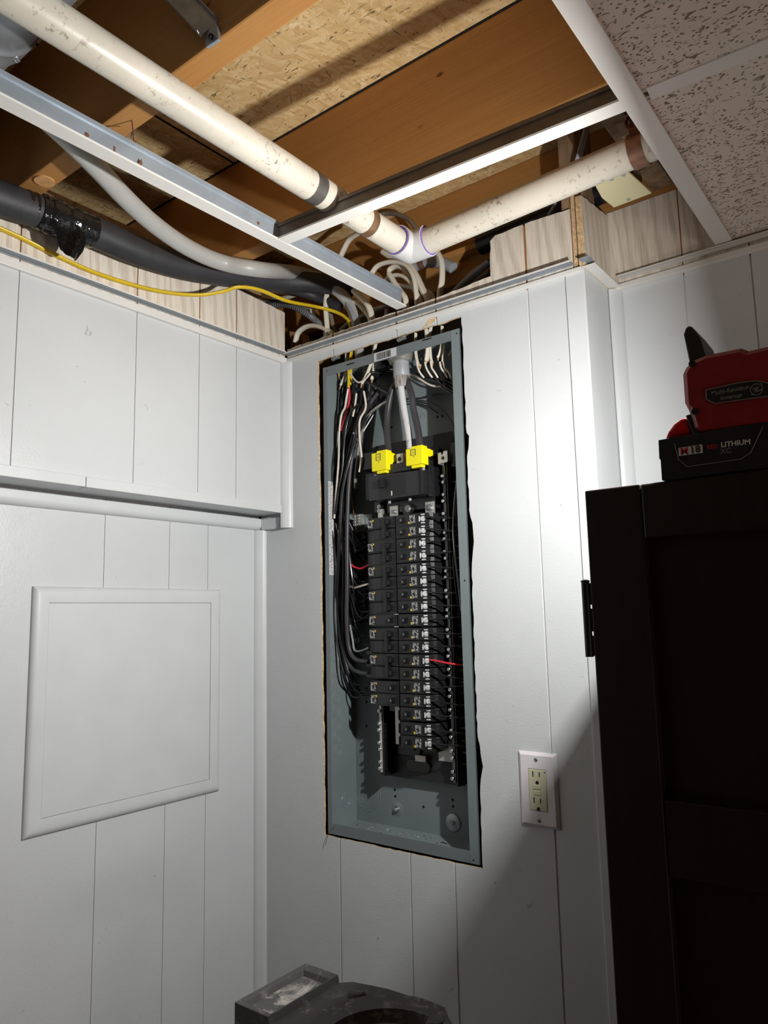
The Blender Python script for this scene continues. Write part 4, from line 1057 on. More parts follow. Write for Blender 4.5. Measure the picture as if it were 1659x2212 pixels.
def breaker(side, poles, label, z, hnum):
    """origin at the middle of the inner end; side +1 = right column"""
    s = side; H = 0.0244 * poles + (0.0016 if poles == 2 else 0)
    t = thing('circuit_breaker', label, 'circuit breaker', (0.300, BYF, z), None)
    X = lambda u: 0.300 + s * u
    bm = B()
    # stepped profile: flat face, then a slope down to the terminal
    prof = [(0.0015, .045), (0.0015, BYF), (0.056, BYF), (0.060, BYF + .0015), (0.078, BYF + .0095), (0.084, BYF + .014), (0.084, .055), (.02, .055)]
    for k in range(poles):
        zc = z + (0 if poles == 1 else (.0128 if k == 0 else -.0128))
        A = [bm.verts.new((X(u), y, zc - .0121)) for u, y in prof]; C = [bm.verts.new((X(u), y, zc + .0121)) for u, y in prof]
        bm.faces.new(A); bm.faces.new(C[::-1])
        for i in range(len(prof)): bm.faces.new((A[i], A[(i + 1) % len(prof)], C[(i + 1) % len(prof)], C[i]))
        # raised deck around the handle
        x0, x1 = sorted((X(.006), X(.0545))); box(bm, x0, x1, BYF - .0016, BYF + .002, zc - .0098, zc + .0098)
    obj('case', bm, M['black_matt'], t, 0.0007)
    for k in range(poles):
        zc = z + (0 if poles == 1 else (.0128 if k == 0 else -.0128))
        bm = B(); x0, x1 = sorted((X(.0135 if s > 0 else .009), X(.0265 if s > 0 else .020)))
        box(bm, x0, x1, BYF - .0021, BYF - .0012, zc - .0062, zc + .0062)
        hs = obj('handle_slot', bm, M['hole'], t)
        bm = B(); xa, xb = sorted((X(.0175 if s > 0 else .0125), X(.0235 if s > 0 else .0185)))
        box(bm, xa, xb, BYF - .0085, BYF - .001, zc - .0048, zc + .0048)
        hd = obj('handle', bm, M['black'], t, 0.0008)
        if s > 0 or poles == 1:
            text_obj('rating', hnum, M['mark_white'], hd, ((xa + xb) / 2, BYF - .0088, zc), (0, 0, 1 if s > 0 else -1), (-1 if s > 0 else 1, 0, 0), .0026, .0001)
    if poles == 2:
        bm = B(); x0, x1 = sorted((X(.020), X(.0285)))
        box(bm, x0, x1, BYF - .0085, BYF - .003, z - .0205, z + .0205); obj('handle_tie', bm, M['black'], t, 0.0012, label='bar tying the two handles')
    # printed face: yellow square and fine print
    zc = z if poles == 1 else z + .0128
    u0, u1 = (.034, .0515) if s > 0 else (.0555, .0725)
    x0, x1 = sorted((X(u0), X(u1)))
    yl = BYF - .0018
    if s < 0: yl = BYF - .0003
    bm = B(); box(bm, x0, x1, yl, yl + .0003, zc - .0088, zc + .0088); lb = obj('rating_label', bm, M['black_face'], t)
    bm = B(); scribble(bm, x0 + (.0035 if s > 0 else .0), x1 - (0 if s > 0 else .0035), zc - .0085, zc + .0085, yl - .0002, 70, int(z * 1000)); obj('fine_print', bm, M['mark_white'], lb, kind='stuff')
    bm = B()
    if s > 0: box(bm, x0 + .0002, x0 + .0036, yl - .0003, yl, zc - .0085, zc - .004)
    else: box(bm, x1 - .0034, x1 - .0002, yl - .0003, yl, zc + .0045, zc + .0085)
    ym = obj('yellow_mark', bm, M['mark_yellow'], t)
    if s > 0:
        # terminal screw with its clamp on the sloping end
        bm = B(); c = Vector((X(.0665), BYF + .0042, z)); nrm = Vector((0.40, -0.92, 0)).normalized()
        lathe(bm, c, nrm, [(0, .0056), (.0012, .0056), (.0022, .0042), (.0022, .0012), (.0008, .0010), (.0008, 0)], 18)
        for dz in (-.0085, .0085):
            obox(bm, c + Vector((0, 0, dz)) + nrm * .0006, (.0040, .0010, .0012), ((0.92, 0.40, 0), nrm, (0, 0, 1)))
        obox(bm, c + Vector((-.0062, -.0030, 0)) + nrm * .0006, (.0014, .0010, .0052), ((0.92, 0.40, 0), nrm, (0, 0, 1)))
        obj('terminal_screw', bm, M['screw_bright'], t, smooth=True)
        bm = B(); obox(bm, c + Vector((.0085, .0035, 0)) + nrm * .0004, (.0045, .0005, .0075), ((0.92, 0.40, 0), nrm, (0, 0, 1))); obj('clamp_recess', bm, M['hole'], t)
    else:
        bm = B(); xa, xb = sorted((X(.0022), X(.0050)))
        for k in range(poles):
            zz = z + (0 if poles == 1 else (.0128 if k == 0 else -.0128)); box(bm, xa, xb, BYF - .0008, BYF + .001, zz - .008, zz + .008)
        obj('end_ridge', bm, M['black'], t, 0.0003)
    return t

ordn = ['topmost', 'second', 'third', 'fourth', 'fifth', 'sixth', 'seventh', 'eighth', 'ninth', 'tenth', 'eleventh', 'twelfth', 'thirteenth', 'fourteenth', 'fifteenth', 'sixteenth', 'seventeenth', 'lowest']
zr = [at(880, p, 1, BYF)[2] for p in (1123.5, 1149, 1176, 1202, 1230, 1257, 1284, 1311, 1340, 1370, 1398, 1427, 1456, 1484, 1513, 1542, 1574, 1603)]
nums = ['20', '20', '15', '15', '20', '20', '20', '20', '15', '15', '15', '15', '15', '15', '15', '20', '20', '15']
GRP = 'single-pole breakers in the right column'
protos = {}
def rename_label(o, lab): o['label'] = lab
for i, z in enumerate(zr):
    if i == 0: lab = 'single black breaker at the top of the right column'
    elif i == 17: lab = 'lowest single black breaker of the right column'
    else: lab = 'single black breaker in the right column, %s from the top' % ordn[i]
    key = nums[i]
    if key not in protos:
        o = breaker(1, 1, lab, z, key); protos[key] = (o, z)
    else:
        o = copy_tree(protos[key][0]); o.location.z = z; o['label'] = lab
    o['group'] = GRP
L2 = [((1120, 1166), 'two-pole black breaker with tied handles at the top of the left column'), ((1171, 1218), 'second two-pole breaker from the top of the left column'),
      ((1222, 1272), 'third two-pole breaker from the top of the left column'), ((1275, 1326), 'fourth two-pole breaker from the top of the left column'),
      ((1358.5, 1409), 'two-pole breaker below the gap in the left column'), ((1412.6, 1465.5), 'lowest two-pole breaker of the left column, fed by thick black wires')]
first2 = None
for (a, b), lab in L2:
    z = at(825, (a + b) / 2, 1, BYF)[2]
    if first2 is None: first2 = o = breaker(-1, 2, lab, z, '30')
    else: o = copy_tree(first2); o.location.z = z; o['label'] = lab
    o['group'] = 'two-pole breakers in the left column'
zl2 = z
first1 = None
for (a, b), lab in (((1330, 1350), 'single breaker between the two-pole breakers of the left column'), ((1471, 1497), 'upper of the two single breakers at the bottom left'), ((1500, 1523), 'lowest single breaker of the left column')):
    z = at(825, (a + b) / 2, 1, BYF)[2]
    if first1 is None: first1 = o = breaker(-1, 1, lab, z, '20')
    else: o = copy_tree(first1); o.location.z = z; o['label'] = lab
    o['group'] = 'single-pole breakers in the left column'
bm = B()
for dz in (.026, 0.0, -.022):
    box(bm, .208, .226, .022, .034, zl2 + dz - .0035, zl2 + dz + .0035)
obj('lug_shroud', bm, M['black'], bpy.data.objects['main_breaker'], 0.001)
bpy.data.objects['lug_shroud'].parent = box_t
bpy.data.objects['lug_shroud'].data.transform(Matrix.Translation(ORG['main_breaker'] - ORG[box_t.name]))
# plastic bits on the centre spine
bm = B()
for py in (1327, 1354):
    p = at(856, py, 1, BYF - .003); box(bm, p[0] - .005, p[0] + .005, BYF - .004, BYF - .002, p[2] - .0008, p[2] + .0008)
obj('spine_clip', bm, M['tin'], box_t, 0.0003)

# ------------------------------------------------------------------ service cable and connector
t = thing('cable_connector', 'round grey service cable connector at the top middle of the panel', 'cable fitting', (0.30, .045, 2.06))
cc = Vector(at(866, 786, 1, .034))
bm = B(); lathe(bm, cc + Vector((0, 0, .018)), (0.03, 0, -1), [(0, .012), (0, .030), (.004, .031), (.006, .028), (.010, .028), (.011, .025), (.016, .025), (.016, .018)], 40); obj('locknut', bm, M['alu'], t, smooth=True)
bm = B(); lathe(bm, cc + Vector((0, 0, .004)), (0.03, 0, -1), [(0, .0175), (.034, .0175), (.036, .016), (.036, .0)], 32); obj('jacket_end', bm, M['cable_grey'], t, smooth=True)
bm = B(); q = cc + Vector((.002, -.001, -.030)); lathe(bm, q, (0.06, 0, -1), [(0, .0165), (.016, .0165), (.024, .0155), (.024, .010)], 32); obj('braid_sleeve', bm, M['braid'], t, smooth=True, label='braided silver shield')
def wire(pts, r, m, lab, grp=None, flat=1.0, name='wire', seg=8, n=7, cat='wire'):
    bm = B(); tube(bm, pts, r, seg, n, flat=flat)
    return tag(obj(name, bm, M[m], None, smooth=True), lab, cat, grp)
wire([cc + Vector((-.006, .006, -.03)), at(848, 840, 1, .038), at(838, 885, 1, .040), at(836, 930, 1, .035), at(840, 978, 1, .022)], .0068, 'black_wire_soft', 'thick black service conductor entering the left yellow lug cover', name='service_conductor', seg=16)
wire([cc + Vector((-.002, -.002, -.03)), at(866, 835, 1, .026), at(872, 880, 1, .030), at(882, 935, 1, .032), at(887, 985, 1, .030)], .0072, 'service_white', 'thick white-grey service conductor between the two black ones', name='service_conductor', seg=16)
wire([cc + Vector((.009, .002, -.03)), at(888, 850, 1, .030), at(893, 885, 1, .030), at(902, 925, 1, .025), at(909, 968, 1, .018)], .0072, 'black_wire_soft', 'thick black service conductor entering the right yellow lug cover', name='service_conductor', seg=16)
for (px, py, lab) in ((803, 812, 'dark threaded cable connector left of the service connector'), (829, 792, 'black cable connector tucked beside the service connector')):
    q = Vector(at(px, py, 1, .055)); bm = B()
    lathe(bm, q + Vector((0, 0, .022)), (0, 0, -1), [(0, 0), (0, .021)] + [(.004 + .003 * i, .019 + (.0015 if i % 2 else 0)) for i in range(8)] + [(.03, .015), (.03, 0)], 28)
    tag(obj('cable_connector', bm, M['black'], None, smooth=True), lab, 'cable fitting')
for (px, py, lab) in ((725, 772, 'small metal cable clamp above the top left of the panel'), (868, 731, 'metal cable clamp above the middle of the panel')):
    q = Vector(at(px, py, 1, .04)); t = thing('cable_clamp', lab, 'cable fitting', tuple(q))
    bm = B(); lathe(bm, q, (1, 0, .3), [(-.010, 0), (-.010, .006), (.004, .006), (.004, .0075), (.008, .0075), (.008, 0)], 18); obj('body', bm, M['alu'], t, smooth=True)
    bm = B(); cyl(bm, q + Vector((.008, 0, .003)), q + Vector((.024, 0, .008)), .0022, seg=10); obj('screw', bm, M['zinc'], t, smooth=True)

# stripped cable ends entering the top of the box (jacket, paper, wires)
rw = random.Random(21)
def sheath(pts, y, r, m, lab):
    P = [at(px, py, 1, y) for px, py in pts]
    t = thing('cable_end', lab, 'cable', P[-1])
    top = (P[0][0], y, P[0][2] + .05) if False else P[0]
    bm = B(); tube(bm, P, r, 10, 4, flat=.7); obj('jacket', bm, M[m], t, smooth=True)
    e = Vector(P[-1]); bm = B()
    dd = Vector((rw.uniform(-.3, .3), -.2, -1)).normalized()
    cyl(bm, e + dd * -.002, e + dd * rw.uniform(.007, .012), r * .6, r * .25, 7); obj('filler_paper', bm, M['paper'], t)
    return e
ends = []
for pts, y, r, m, lab in (
    ([(748, 758), (748, 800), (741, 822), (736, 832)], .040, .0042, 'romex', 'stripped cream cable end left of the yellow one'),
    ([(760, 760), (758, 800), (756, 828)], .05, .0042, 'romex', 'stripped cream cable end just behind the yellow one'),
    ([(812, 742), (803, 780), (792, 810), (782, 828)], .035, .0045, 'romex', 'slanting stripped cream cable end right of the yellow one'),
    ([(808, 745), (808, 785), (806, 805), (803, 820)], .045, .0045, 'romex', 'straight stripped cream cable end left of the service connector'),
    ([(898, 720), (898, 760), (903, 785), (908, 790)], .035, .0042, 'romex', 'stripped cream cable end nearest the service connector on its right'),
    ([(921, 712), (924, 745), (923, 765), (921, 780)], .032, .0060, 'romex', 'wide stripped cream cable end in the middle of the right group'),
    ([(932, 700), (928, 730), (930, 770), (934, 785)], .045, .0045, 'romex', 'stripped cream cable end behind the wide one'),
    ([(955, 705), (955, 740), (950, 765), (946, 772)], .038, .0045, 'romex', 'slanting stripped cream cable end at the right of the group'),
    ([(962, 735), (961, 755), (958, 772), (957, 782)], .032, .0045, 'romex', 'straight stripped cream cable end at the right of the group'),
    ([(985, 730), (978, 755), (971, 768)], .05, .0040, 'romex', 'stripped cream cable end nearest the right flange'),
    ([(733, 790), (732, 812)], .045, .0030, 'paper', 'short paper-wrapped cable end at the top left corner'),
):
    ends.append((sheath(pts, y, r, m, lab), y))
wire([at(758, 762, 1, .032), at(754, 800, 1, .030), at(753, 838, 1, .030)], .0044, 'yellow', 'yellow cable end hanging inside the top left of the panel', name='cable_end', flat=.7, cat='cable')
wire([at(754, 836, 1, .031), at(755, 850, 1, .031), at(755, 862, 1, .032), at(750, 885, 1, .034), at(742, 905, 1, .036), at(736, 930, 1, .04)], .0024, 'red_wire', 'red wire leaving the yellow cable end', None)
# left gutter bundle
G1 = 'black wires bundled down the left side of the panel'
LBL1 = 'black insulated wire in the bundle down the left side of the panel'
sx = [735, 742, 748, 760, 765, 772, 785, 792, 800, 805, 812, 820]
for i in range(24):
    s = sx[i % len(sx)] + rw.uniform(-4, 4)
    y0 = rw.uniform(.03, .075)
    k = i / 23
    mid = 717 + k * 34 + rw.uniform(-3, 3)
    low = 722 + k * 30
    y = .024 + .05 * ((i * 7) % 10) / 10
    pts = [at(s, 826 + rw.uniform(-6, 10), 1, y0), at(s - 6 + rw.uniform(-5, 3), 880, 1, y0), at(s * .35 + mid * .65 + 3, 950, 1, (y + y0) / 2), at(mid, 1020 + rw.uniform(-15, 15), 1, y),
           at(mid + rw.uniform(-3, 3), 1120, 1, y), at(low + rw.uniform(-4, 5), 1220, 1, y), at(low + 2 + rw.uniform(-4, 4), 1320, 1, y)]
    tz = 1340 + rw.uniform(-110, 150)
    if i in (0, 6, 12):
        pts += [at(low + 8, 1400, 1, y), at(low + 22, 1460, 1, y), at(low + 36, 1488, 1, .055), at(786, 1494 + i, 1, .055), at(806, 1490 + i, 1, .04)]
    elif i % 3 == 1:
        e = at(800, tz, 1, .035); pts = pts[:5] + [at(low + 8, tz - 90, 1, y), at(low + 22, tz - 25, 1, y + .01), at(778, tz, 1, .045), e]
    else:
        e = at(786 + rw.uniform(-8, 4), tz - 60, 1, .056); pts = pts[:5] + [at(low + 10, tz - 130, 1, y), at(768, tz - 75, 1, .055), e]
    wire(pts, rw.choice((.0019, .0021, .0024)), 'black_wire', LBL1, G1)
G2 = 'white wires running down among the black ones on the left'
for i, pts in enumerate((
    [(752, 840), (748, 862), (745, 880), (738, 895), (734, 920), (732, 950), (732, 975), (731, 1000), (728, 1040), (725, 1080), (722, 1120)],
    [(786, 845), (790, 880), (778, 905), (776, 930), (778, 960), (781, 990), (776, 1020)],
    [(764, 935), (771, 945), (777, 962), (780, 985), (778, 1010)],
    [(725, 1130), (730, 1145), (737, 1175), (743, 1225)],
    [(770, 850), (766, 880), (762, 900)],
)):
    wire([at(px, py, 1, .022 + .004 * i) for px, py in pts], .0023, 'white_wire', 'cream-white wire running down among the black ones on the left of the panel', G2)
wire([at(px, py, 1, .06) for px, py in ((758, 860), (757, 930), (757, 1000), (755, 1060))], .0012, 'bare', 'thin bare copper wire in the left bundle, left of the pair')
wire([at(px, py, 1, .055) for px, py in ((753, 940), (756, 965), (758, 1000), (759, 1060), (764, 1110), (770, 1150))], .0012, 'bare', 'thin bare copper wire reaching down to the ground bar')
# stranded silver conductor beside the left bundle
wire([at(px, py, 1, .05) for px, py in ((838, 866), (815, 880), (798, 895), (785, 920), (778, 950), (772, 990), (768, 1030), (768, 1055))], .0042, 'alu', 'stranded silver aluminium conductor curving down the left bundle', flat=.8)
# thick feeder wires to the lowest two-pole breaker
wire([at(px, py, 1, y) for px, py, y in ((822, 842, .05), (800, 870, .045), (780, 900, .035), (765, 960, .028), (754, 1040, .022), (750, 1150, .020), (750, 1250, .022), (749, 1340, .026), (754, 1400, .030), (768, 1424, .030), (795, 1430, .030))], .0046, 'black_wire_soft', 'thick black feeder wire to the upper lug of the lowest two-pole breaker', seg=14)
wire([at(px, py, 1, y) for px, py, y in ((812, 838, .055), (792, 870, .05), (775, 905, .04), (758, 965, .034), (747, 1040, .030), (743, 1150, .030), (743, 1250, .034), (742, 1340, .036), (745, 1400, .038), (757, 1440, .036), (775, 1452, .032), (793, 1455, .030))], .0046, 'black_wire_soft', 'thick black feeder wire to the lower lug of the lowest two-pole breaker', seg=14)
wire([at(px, py, 1, y) for px, py, y in ((832, 855, .06), (808, 885, .055), (790, 910, .045), (772, 940, .03), (758, 985, .02), (746, 1030, .016), (738, 1080, .016), (734, 1160, .02), (728, 1260, .03), (724, 1330, .04))], .0035, 'black_wire', 'glossy black wire crossing in front of the left bundle', seg=12)
wire([at(px, py, 1, y) for px, py, y in ((775, 872, .02), (762, 885, .018), (752, 905, .018), (746, 935, .018), (742, 975, .018), (740, 1010, .02), (732, 1060, .02), (724, 1110, .02))], .0026, 'black_wire', 'glossy black wire looping out from the left bundle', seg=10)
wire([at(752, 1216, 1, .03), at(766, 1225, 1, .04), at(780, 1228, 1, .04), at(797, 1220, 1, .035)], .0022, 'red_wire', 'red wire bowing into the left column of breakers')
wire([at(756, 1266, 1, .035), at(765, 1270, 1, .04), at(780, 1266, 1, .035), at(797, 1261, 1, .03)], .0024, 'white_wire', 'short cream wire bending into the left column of breakers, upper')
wire([at(756, 1350, 1, .05), at(762, 1385, 1, .05), at(766, 1405, 1, .045), at(780, 1406, 1, .04), at(797, 1399, 1, .03)], .0022, 'cable_grey', 'greyish wire bending into the left column of breakers, lower')
wire([at(752, 1466, 1, .05), at(765, 1478, 1, .05), at(785, 1479, 1, .04), at(802, 1477, 1, .03)], .0016, 'black_wire', 'thin black wire to the upper single breaker at the bottom left')
wire([at(752, 1490, 1, .055), at(762, 1505, 1, .05), at(780, 1506, 1, .045), at(802, 1504, 1, .03)], .0016, 'black_wire', 'thin black wire to the lowest single breaker at the bottom left')
for i in range(6):
    py = 1130 + i * 38
    wire([at(745, py + 8, 1, .05), at(765, py + 22, 1, .052), at(782, py + 18, 1, .045), at(800, py + 4, 1, .032)], .0020, 'black_wire', 'black wire feeding a two-pole breaker of the left column', 'black wires feeding the left column')
# top crossing wires
for i, (pts, y, r, m, lab) in enumerate((
    ([(800, 812), (812, 800), (830, 796), (850, 798), (880, 806), (905, 818), (930, 832), (955, 835), (990, 832)], .06, .0022, 'white_wire', 'cream wire crossing behind the service conductors'),
    ([(805, 830), (830, 806), (860, 802), (900, 808), (940, 822), (990, 828)], .07, .0020, 'black_wire', 'black wire crossing high behind the service conductors'),
    ([(756, 806), (766, 820), (776, 826), (790, 818), (800, 806)], .03, .0020, 'white_wire', 'thin cream wire looping below the yellow cable end'),
    ([(795, 826), (815, 836), (840, 850)], .03, .0032, 'black_wire', 'short thick black wire slanting behind the left service conductor'),
    ([(880, 861), (910, 860), (945, 852), (985, 851), (1000, 856)], .075, .0020, 'black_wire', 'black wire arching behind the right service conductor'),
    ([(885, 866), (915, 866), (940, 875), (965, 895), (985, 930), (1000, 965)], .075, .0016, 'black_wire', 'thin black wire drooping right behind the right service conductor'),
    ([(885, 872), (905, 872), (925, 880), (945, 892)], .08, .0020, 'black_wire', 'short black wire behind the right service conductor'),
)):
    wire([at(px, py, 1, y) for px, py in pts], r, m, lab)
G3 = 'black wires sweeping from the top right into the right gutter'
for i in range(16):
    sx_, sy_ = rw.choice(((905, 795), (922, 785), (925, 790), (945, 778), (958, 785), (972, 775)))
    y = rw.uniform(.03, .07)
    m = 'black_wire'
    e = rw.uniform(0, 1)
    wire([at(sx_ + rw.uniform(-4, 4), sy_, 1, y), at(sx_ + 12 + rw.uniform(0, 10), sy_ + 22, 1, y), at(955 + rw.uniform(0, 18), 822 + e * 15, 1, y), at(985, 838 + e * 22, 1, y), (0.466 + rw.uniform(-.006, .004), y, 1.90 + rw.uniform(-.02, .02)), (0.464 + rw.uniform(-.006, .006), y, 1.78), (0.463, y, 1.55 - e * .2)], .0020, m, 'black wire sweeping from the top right cable ends into the right gutter', G3)
for i in range(5):
    sx_ = (900, 918, 930, 950, 958)[i]
    wire([at(sx_, 782, 1, .028), at(sx_ + 3, 795, 1, .028), at(sx_ + 8 + i, 806, 1, .03), at(sx_ + 16, 816, 1, .035)], .0020, 'white_wire', 'short cream wire splaying from the right cable ends', 'short cream wires under the right cable ends')
# right gutter: a wire from every right breaker
G4 = 'black wires leaving the right column of breakers'
for i, z in enumerate(zr):
    xs_ = 0.300 + .0725
    dz = rw.uniform(-.004, .004)
    m = 'black_wire'; lab = 'black wire leaving the terminal of a right-column breaker'; g = G4
    if i == 11: m, lab, g = 'red_wire', 'red wire leaving the terminal of a right-column breaker', None
    wire([(xs_, BYF + .004, z + .002), (xs_ + .015, .014, z + .001), (xs_ + .045, .022, z + dz - (.006 if i == 11 else 0)), (xs_ + .075, .032, z + dz * 2 - (.009 if i == 11 else 0)), (0.466, .05, z + dz * 3 + .008)], .0019, m, lab, g)
# whites to the neutral bar, and one twisted light wire at the gutter
G5 = 'wires from the right neutral bar into the gutter'
for i in range(26):
    z = 1.245 + i * .022
    wire([(XN + .008, .058, z), (XN + .030, .060, z + rw.uniform(-.002, .003)), (0.468, .066, z + rw.uniform(-.004, .006))], .0016, 'cable_grey' if i % 2 else 'cable_brown', 'dim wire from the right neutral bar into the gutter', G5)
wire([at(px, py, 1, y) for px, py, y in ((990, 960, .05), (987, 1040, .04), (985, 1100, .025), (986, 1150, .02), (980, 1210, .02), (984, 1260, .02), (990, 1310, .03), (997, 1370, .04))], .0019, 'black_wire', 'glossy black wire dangling down the right gutter, inner')
wire([at(px, py, 1, y) for px, py, y in ((994, 900, .05), (990, 1000, .045), (981, 1090, .022), (979, 1150, .018), (984, 1210, .016), (990, 1260, .018), (996, 1320, .03))], .0017, 'cable_grey', 'pale wire dangling down the right gutter, outer')
# loose trimmings in the bottom of the box
for i, (px, py, L, m, lab) in enumerate(((730, 1795, .012, 'bare', 'bit of copper at the left of the box bottom'), (763, 1790, .008, 'bare', 'bit of copper left of the middle of the box bottom'), (798, 1790, .014, 'zinc', 'curled metal scrap in the box bottom'), (779, 1795, .010, 'label_paper', 'white wire scrap in the box bottom'), (826, 1800, .010, 'zinc', 'thin metal scrap in the middle of the box bottom'), (905, 1812, .010, 'label_paper', 'white scrap right of the middle of the box bottom'), (965, 1825, .022, 'black_wire', 'dark curved scrap at the right of the box bottom'))):
    p = at(px, py, 2, BZ0 + .003); a = rw.uniform(0, 3)
    yy = min(max(p[1], .012), .08); zz = BZ0 + .0022 + max(0, (yy - .04)) * .13
    bm = B(); tube(bm, [(p[0], yy, zz), (p[0] + L * .5 * math.cos(a), yy + .003 * math.sin(a), zz + .001), (p[0] + L * math.cos(a), yy + .004 * math.sin(a), zz)], .0008, 6, 4)
    tag(obj('wire_scrap', bm, M[m], None), lab, 'scrap')
bm = B()
for i in range(90):
    x = BX0 + .012 + abs(rw.gauss(0, .11)); y = rw.uniform(.010, .075)
    if x > BX1 - .02: continue
    z = BZ0 + .0016 + max(0, y - .04) * .13; a = rw.uniform(0, 3.1); L = rw.uniform(.0008, .0030)
    obox(bm, (x, y, z + .0003), (L, .0004, .0003), ((math.cos(a), math.sin(a), rw.uniform(-.2, .2)), (-math.sin(a), math.cos(a), 0), (0, 0, 1)), rw.choice((0, 0, 1, 2)))
tag(obj('shavings', bm, [M['zinc'], M['label_paper'], M['bare']]), 'metal shavings and wire dust on the bottom of the breaker panel', 'debris', kind='stuff')
# strip of bristle hanging at the lower left corner
bm = B(); tube(bm, [at(722, 1785, 1, .001), at(712, 1797, 1, -.004), at(706, 1812, 1, -.006), at(703, 1826, 1, -.005)], .0006, 6, 4)
tag(obj('wire_scrap', bm, M['rust'], None), 'thin strand sticking out at the lower left corner of the panel', 'scrap')

# ------------------------------------------------------------------ outlet
ox0, ox1, oz0, oz1 = at(1122, 1700, 1, 0)[0], at(1206, 1700, 1, 0)[0], 1.1700, 1.2925
ox0, ox1 = 0.5665, 0.6375
t = thing('wall_outlet', 'white wall plate with ivory duplex receptacle right of the breaker panel', 'outlet', ((ox0 + ox1) / 2, 0, oz0))
bm = B()
ring_o = [(ox0, oz0), (ox1, oz0), (ox1, oz1), (ox0, oz1)]
def loft(bm, loops):
    vs = [[bm.verts.new(p) for p in lp] for lp in loops]
    for a, b in zip(vs, vs[1:]):
        for i in range(len(a)): bm.faces.new((a[i], a[(i + 1) % len(a)], b[(i + 1) % len(b)], b[i]))
    return vs
ixa, ixb, iza, izb = ox0 + .0185, ox1 - .0185, oz0 + .0265, oz1 - .0275
def rect(x0, x1, z0, z1, y): return [(x0, y, z0), (x1, y, z0), (x1, y, z1), (x0, y, z1)]
loft(bm, [rect(ox0, ox1, oz0, oz1, -.0002), rect(ox0, ox1, oz0, oz1, -.0022), rect(ox0 + .005, ox1 - .005, oz0 + .005, oz1 - .005, -.0062), rect(ixa, ixb, iza, izb, -.0062), rect(ixa, ixb, iza, izb, -.0030)])
obj('cover_plate', bm, M['plate'], t, 0.0006)
bm = B(); box(bm, ixa + .0006, ixb - .0006, -.0068, -.0002, iza + .0006, izb - .0006); rc = obj('receptacle', bm, M['ivory'], t, 0.0010)
xm, zm = (ixa + ixb) / 2, (iza + izb) / 2
for c, lab in ((zm + .0225, 'upper'), (zm - .0205, 'lower')):
    bm = B()
    box(bm, xm - .0085, xm - .0068, -.0071, -.0066, c - .001, c + .0085); box(bm, xm + .0035, xm + .0052, -.0071, -.0066, c - .000, c + .0075)
    prism(bm, [(xm - .0032, c - .0125), (xm + .0024, c - .0125), (xm + .0024, c - .0088), (xm + .0008, c - .0070), (xm - .0014, c - .0070), (xm - .0032, c - .0088)], 1, -.0071, -.0066)
    obj('socket_slots', bm, M['hole'], rc)
bm = B(); box(bm, xm - .0085, xm + .0060, -.0078, -.0066, zm + .0015, zm + .0085); b1 = obj('reset_button', bm, M['ivory'], rc, 0.0005)
bm = B(); box(bm, xm - .0070, xm + .0050, -.0078, -.0066, zm - .0078, zm - .0010); b2 = obj('test_button', bm, M['ivory'], rc, 0.0005)
bm = B(); cyl(bm, (ixb - .003, -.0071, izb - .0035), (ixb - .003, -.0067, izb - .0035), .0011, seg=12); obj('indicator', bm, M['hole'], rc)
for z in (oz1 - .0115, oz0 + .0115):
    bm = B(); lathe(bm, (xm - .001, -.006, z), (0, -1, 0), [(0, .0033), (.001, .0032), (.0014, .0024), (.0014, 0)], 18); sc = obj('screw', bm, M['washer'], t, smooth=True)
    bm = B(); obox(bm, (xm - .001, -.0074, z), (.0031, .0003, .0005), ((1, 0, -.6), (0, 1, 0), (.6, 0, 1))); obj('slot', bm, M['hole'], sc)

# ------------------------------------------------------------------ dark cabinet at the right
CX0, CY, CZ = 0.8975, -0.450, 1.6580
t = thing('wooden_cabinet', 'tall dark walnut-stained cabinet with framed panel door in the right foreground', 'cabinet', (1.2, -0.2, 0))
CX1 = 1.45
bm = B(); box(bm, CX0, CX1, CY + .022, 0.085, 0.0, CZ - .0005); obj('carcass', bm, M['cab'], t, 0.0015)
sw = 0.0592
bm = B(); box(bm, CX0, CX0 + sw, CY, CY + .0215, 0.02, CZ); obj('door_stile', bm, M['cab'], t, 0.0015)
bm = B(); box(bm, CX1 - sw, CX1, CY, CY + .0215, 0.02, CZ); obj('door_stile', bm, M['cab'], t, 0.0015)
bm = B(); box(bm, CX0 + sw + .0006, CX1 - sw - .0006, CY, CY + .0215, CZ - .056, CZ - .0002); obj('door_rail', bm, M['cab'], t, 0.0020)
zz = at(1473, 1732, 1, CY + .004)[2]
bm = B(); box(bm, CX0 + sw + .0006, CX1 - sw - .0006, CY + .002, CY + .0215, zz - .07, zz); obj('door_rail', bm, M['cab'], t, 0.0012)
bm = B(); box(bm, CX0 + sw - .006, CX1 - sw + .006, CY + .012, CY + .018, 0.05, CZ - .05); obj('door_panel', bm, M['cab'], t)
ht = at(1262, 1258, 1, CY)[2]; hb = at(1262, 1419, 1, CY)[2]
bm = B(); hx = CX0 - .0065
cyl(bm, (hx, CY + .003, hb), (hx, CY + .003, ht), .0042, seg=16)
for za, zb_ in ((hb + .001, hb + .022), (hb + .0262, hb + .050), (hb + .054, ht - .001)):
    box(bm, hx, CX0 + .0005, CY + .001, CY + .005, za, zb_)
lathe(bm, (hx, CY + .003, ht), (0, 0, 1), [(0, .0046), (.002, .0046), (.003, .002), (.003, 0)], 14)
obj('hinge', bm, M['iron'], t, smooth=True, label='black iron hinge')

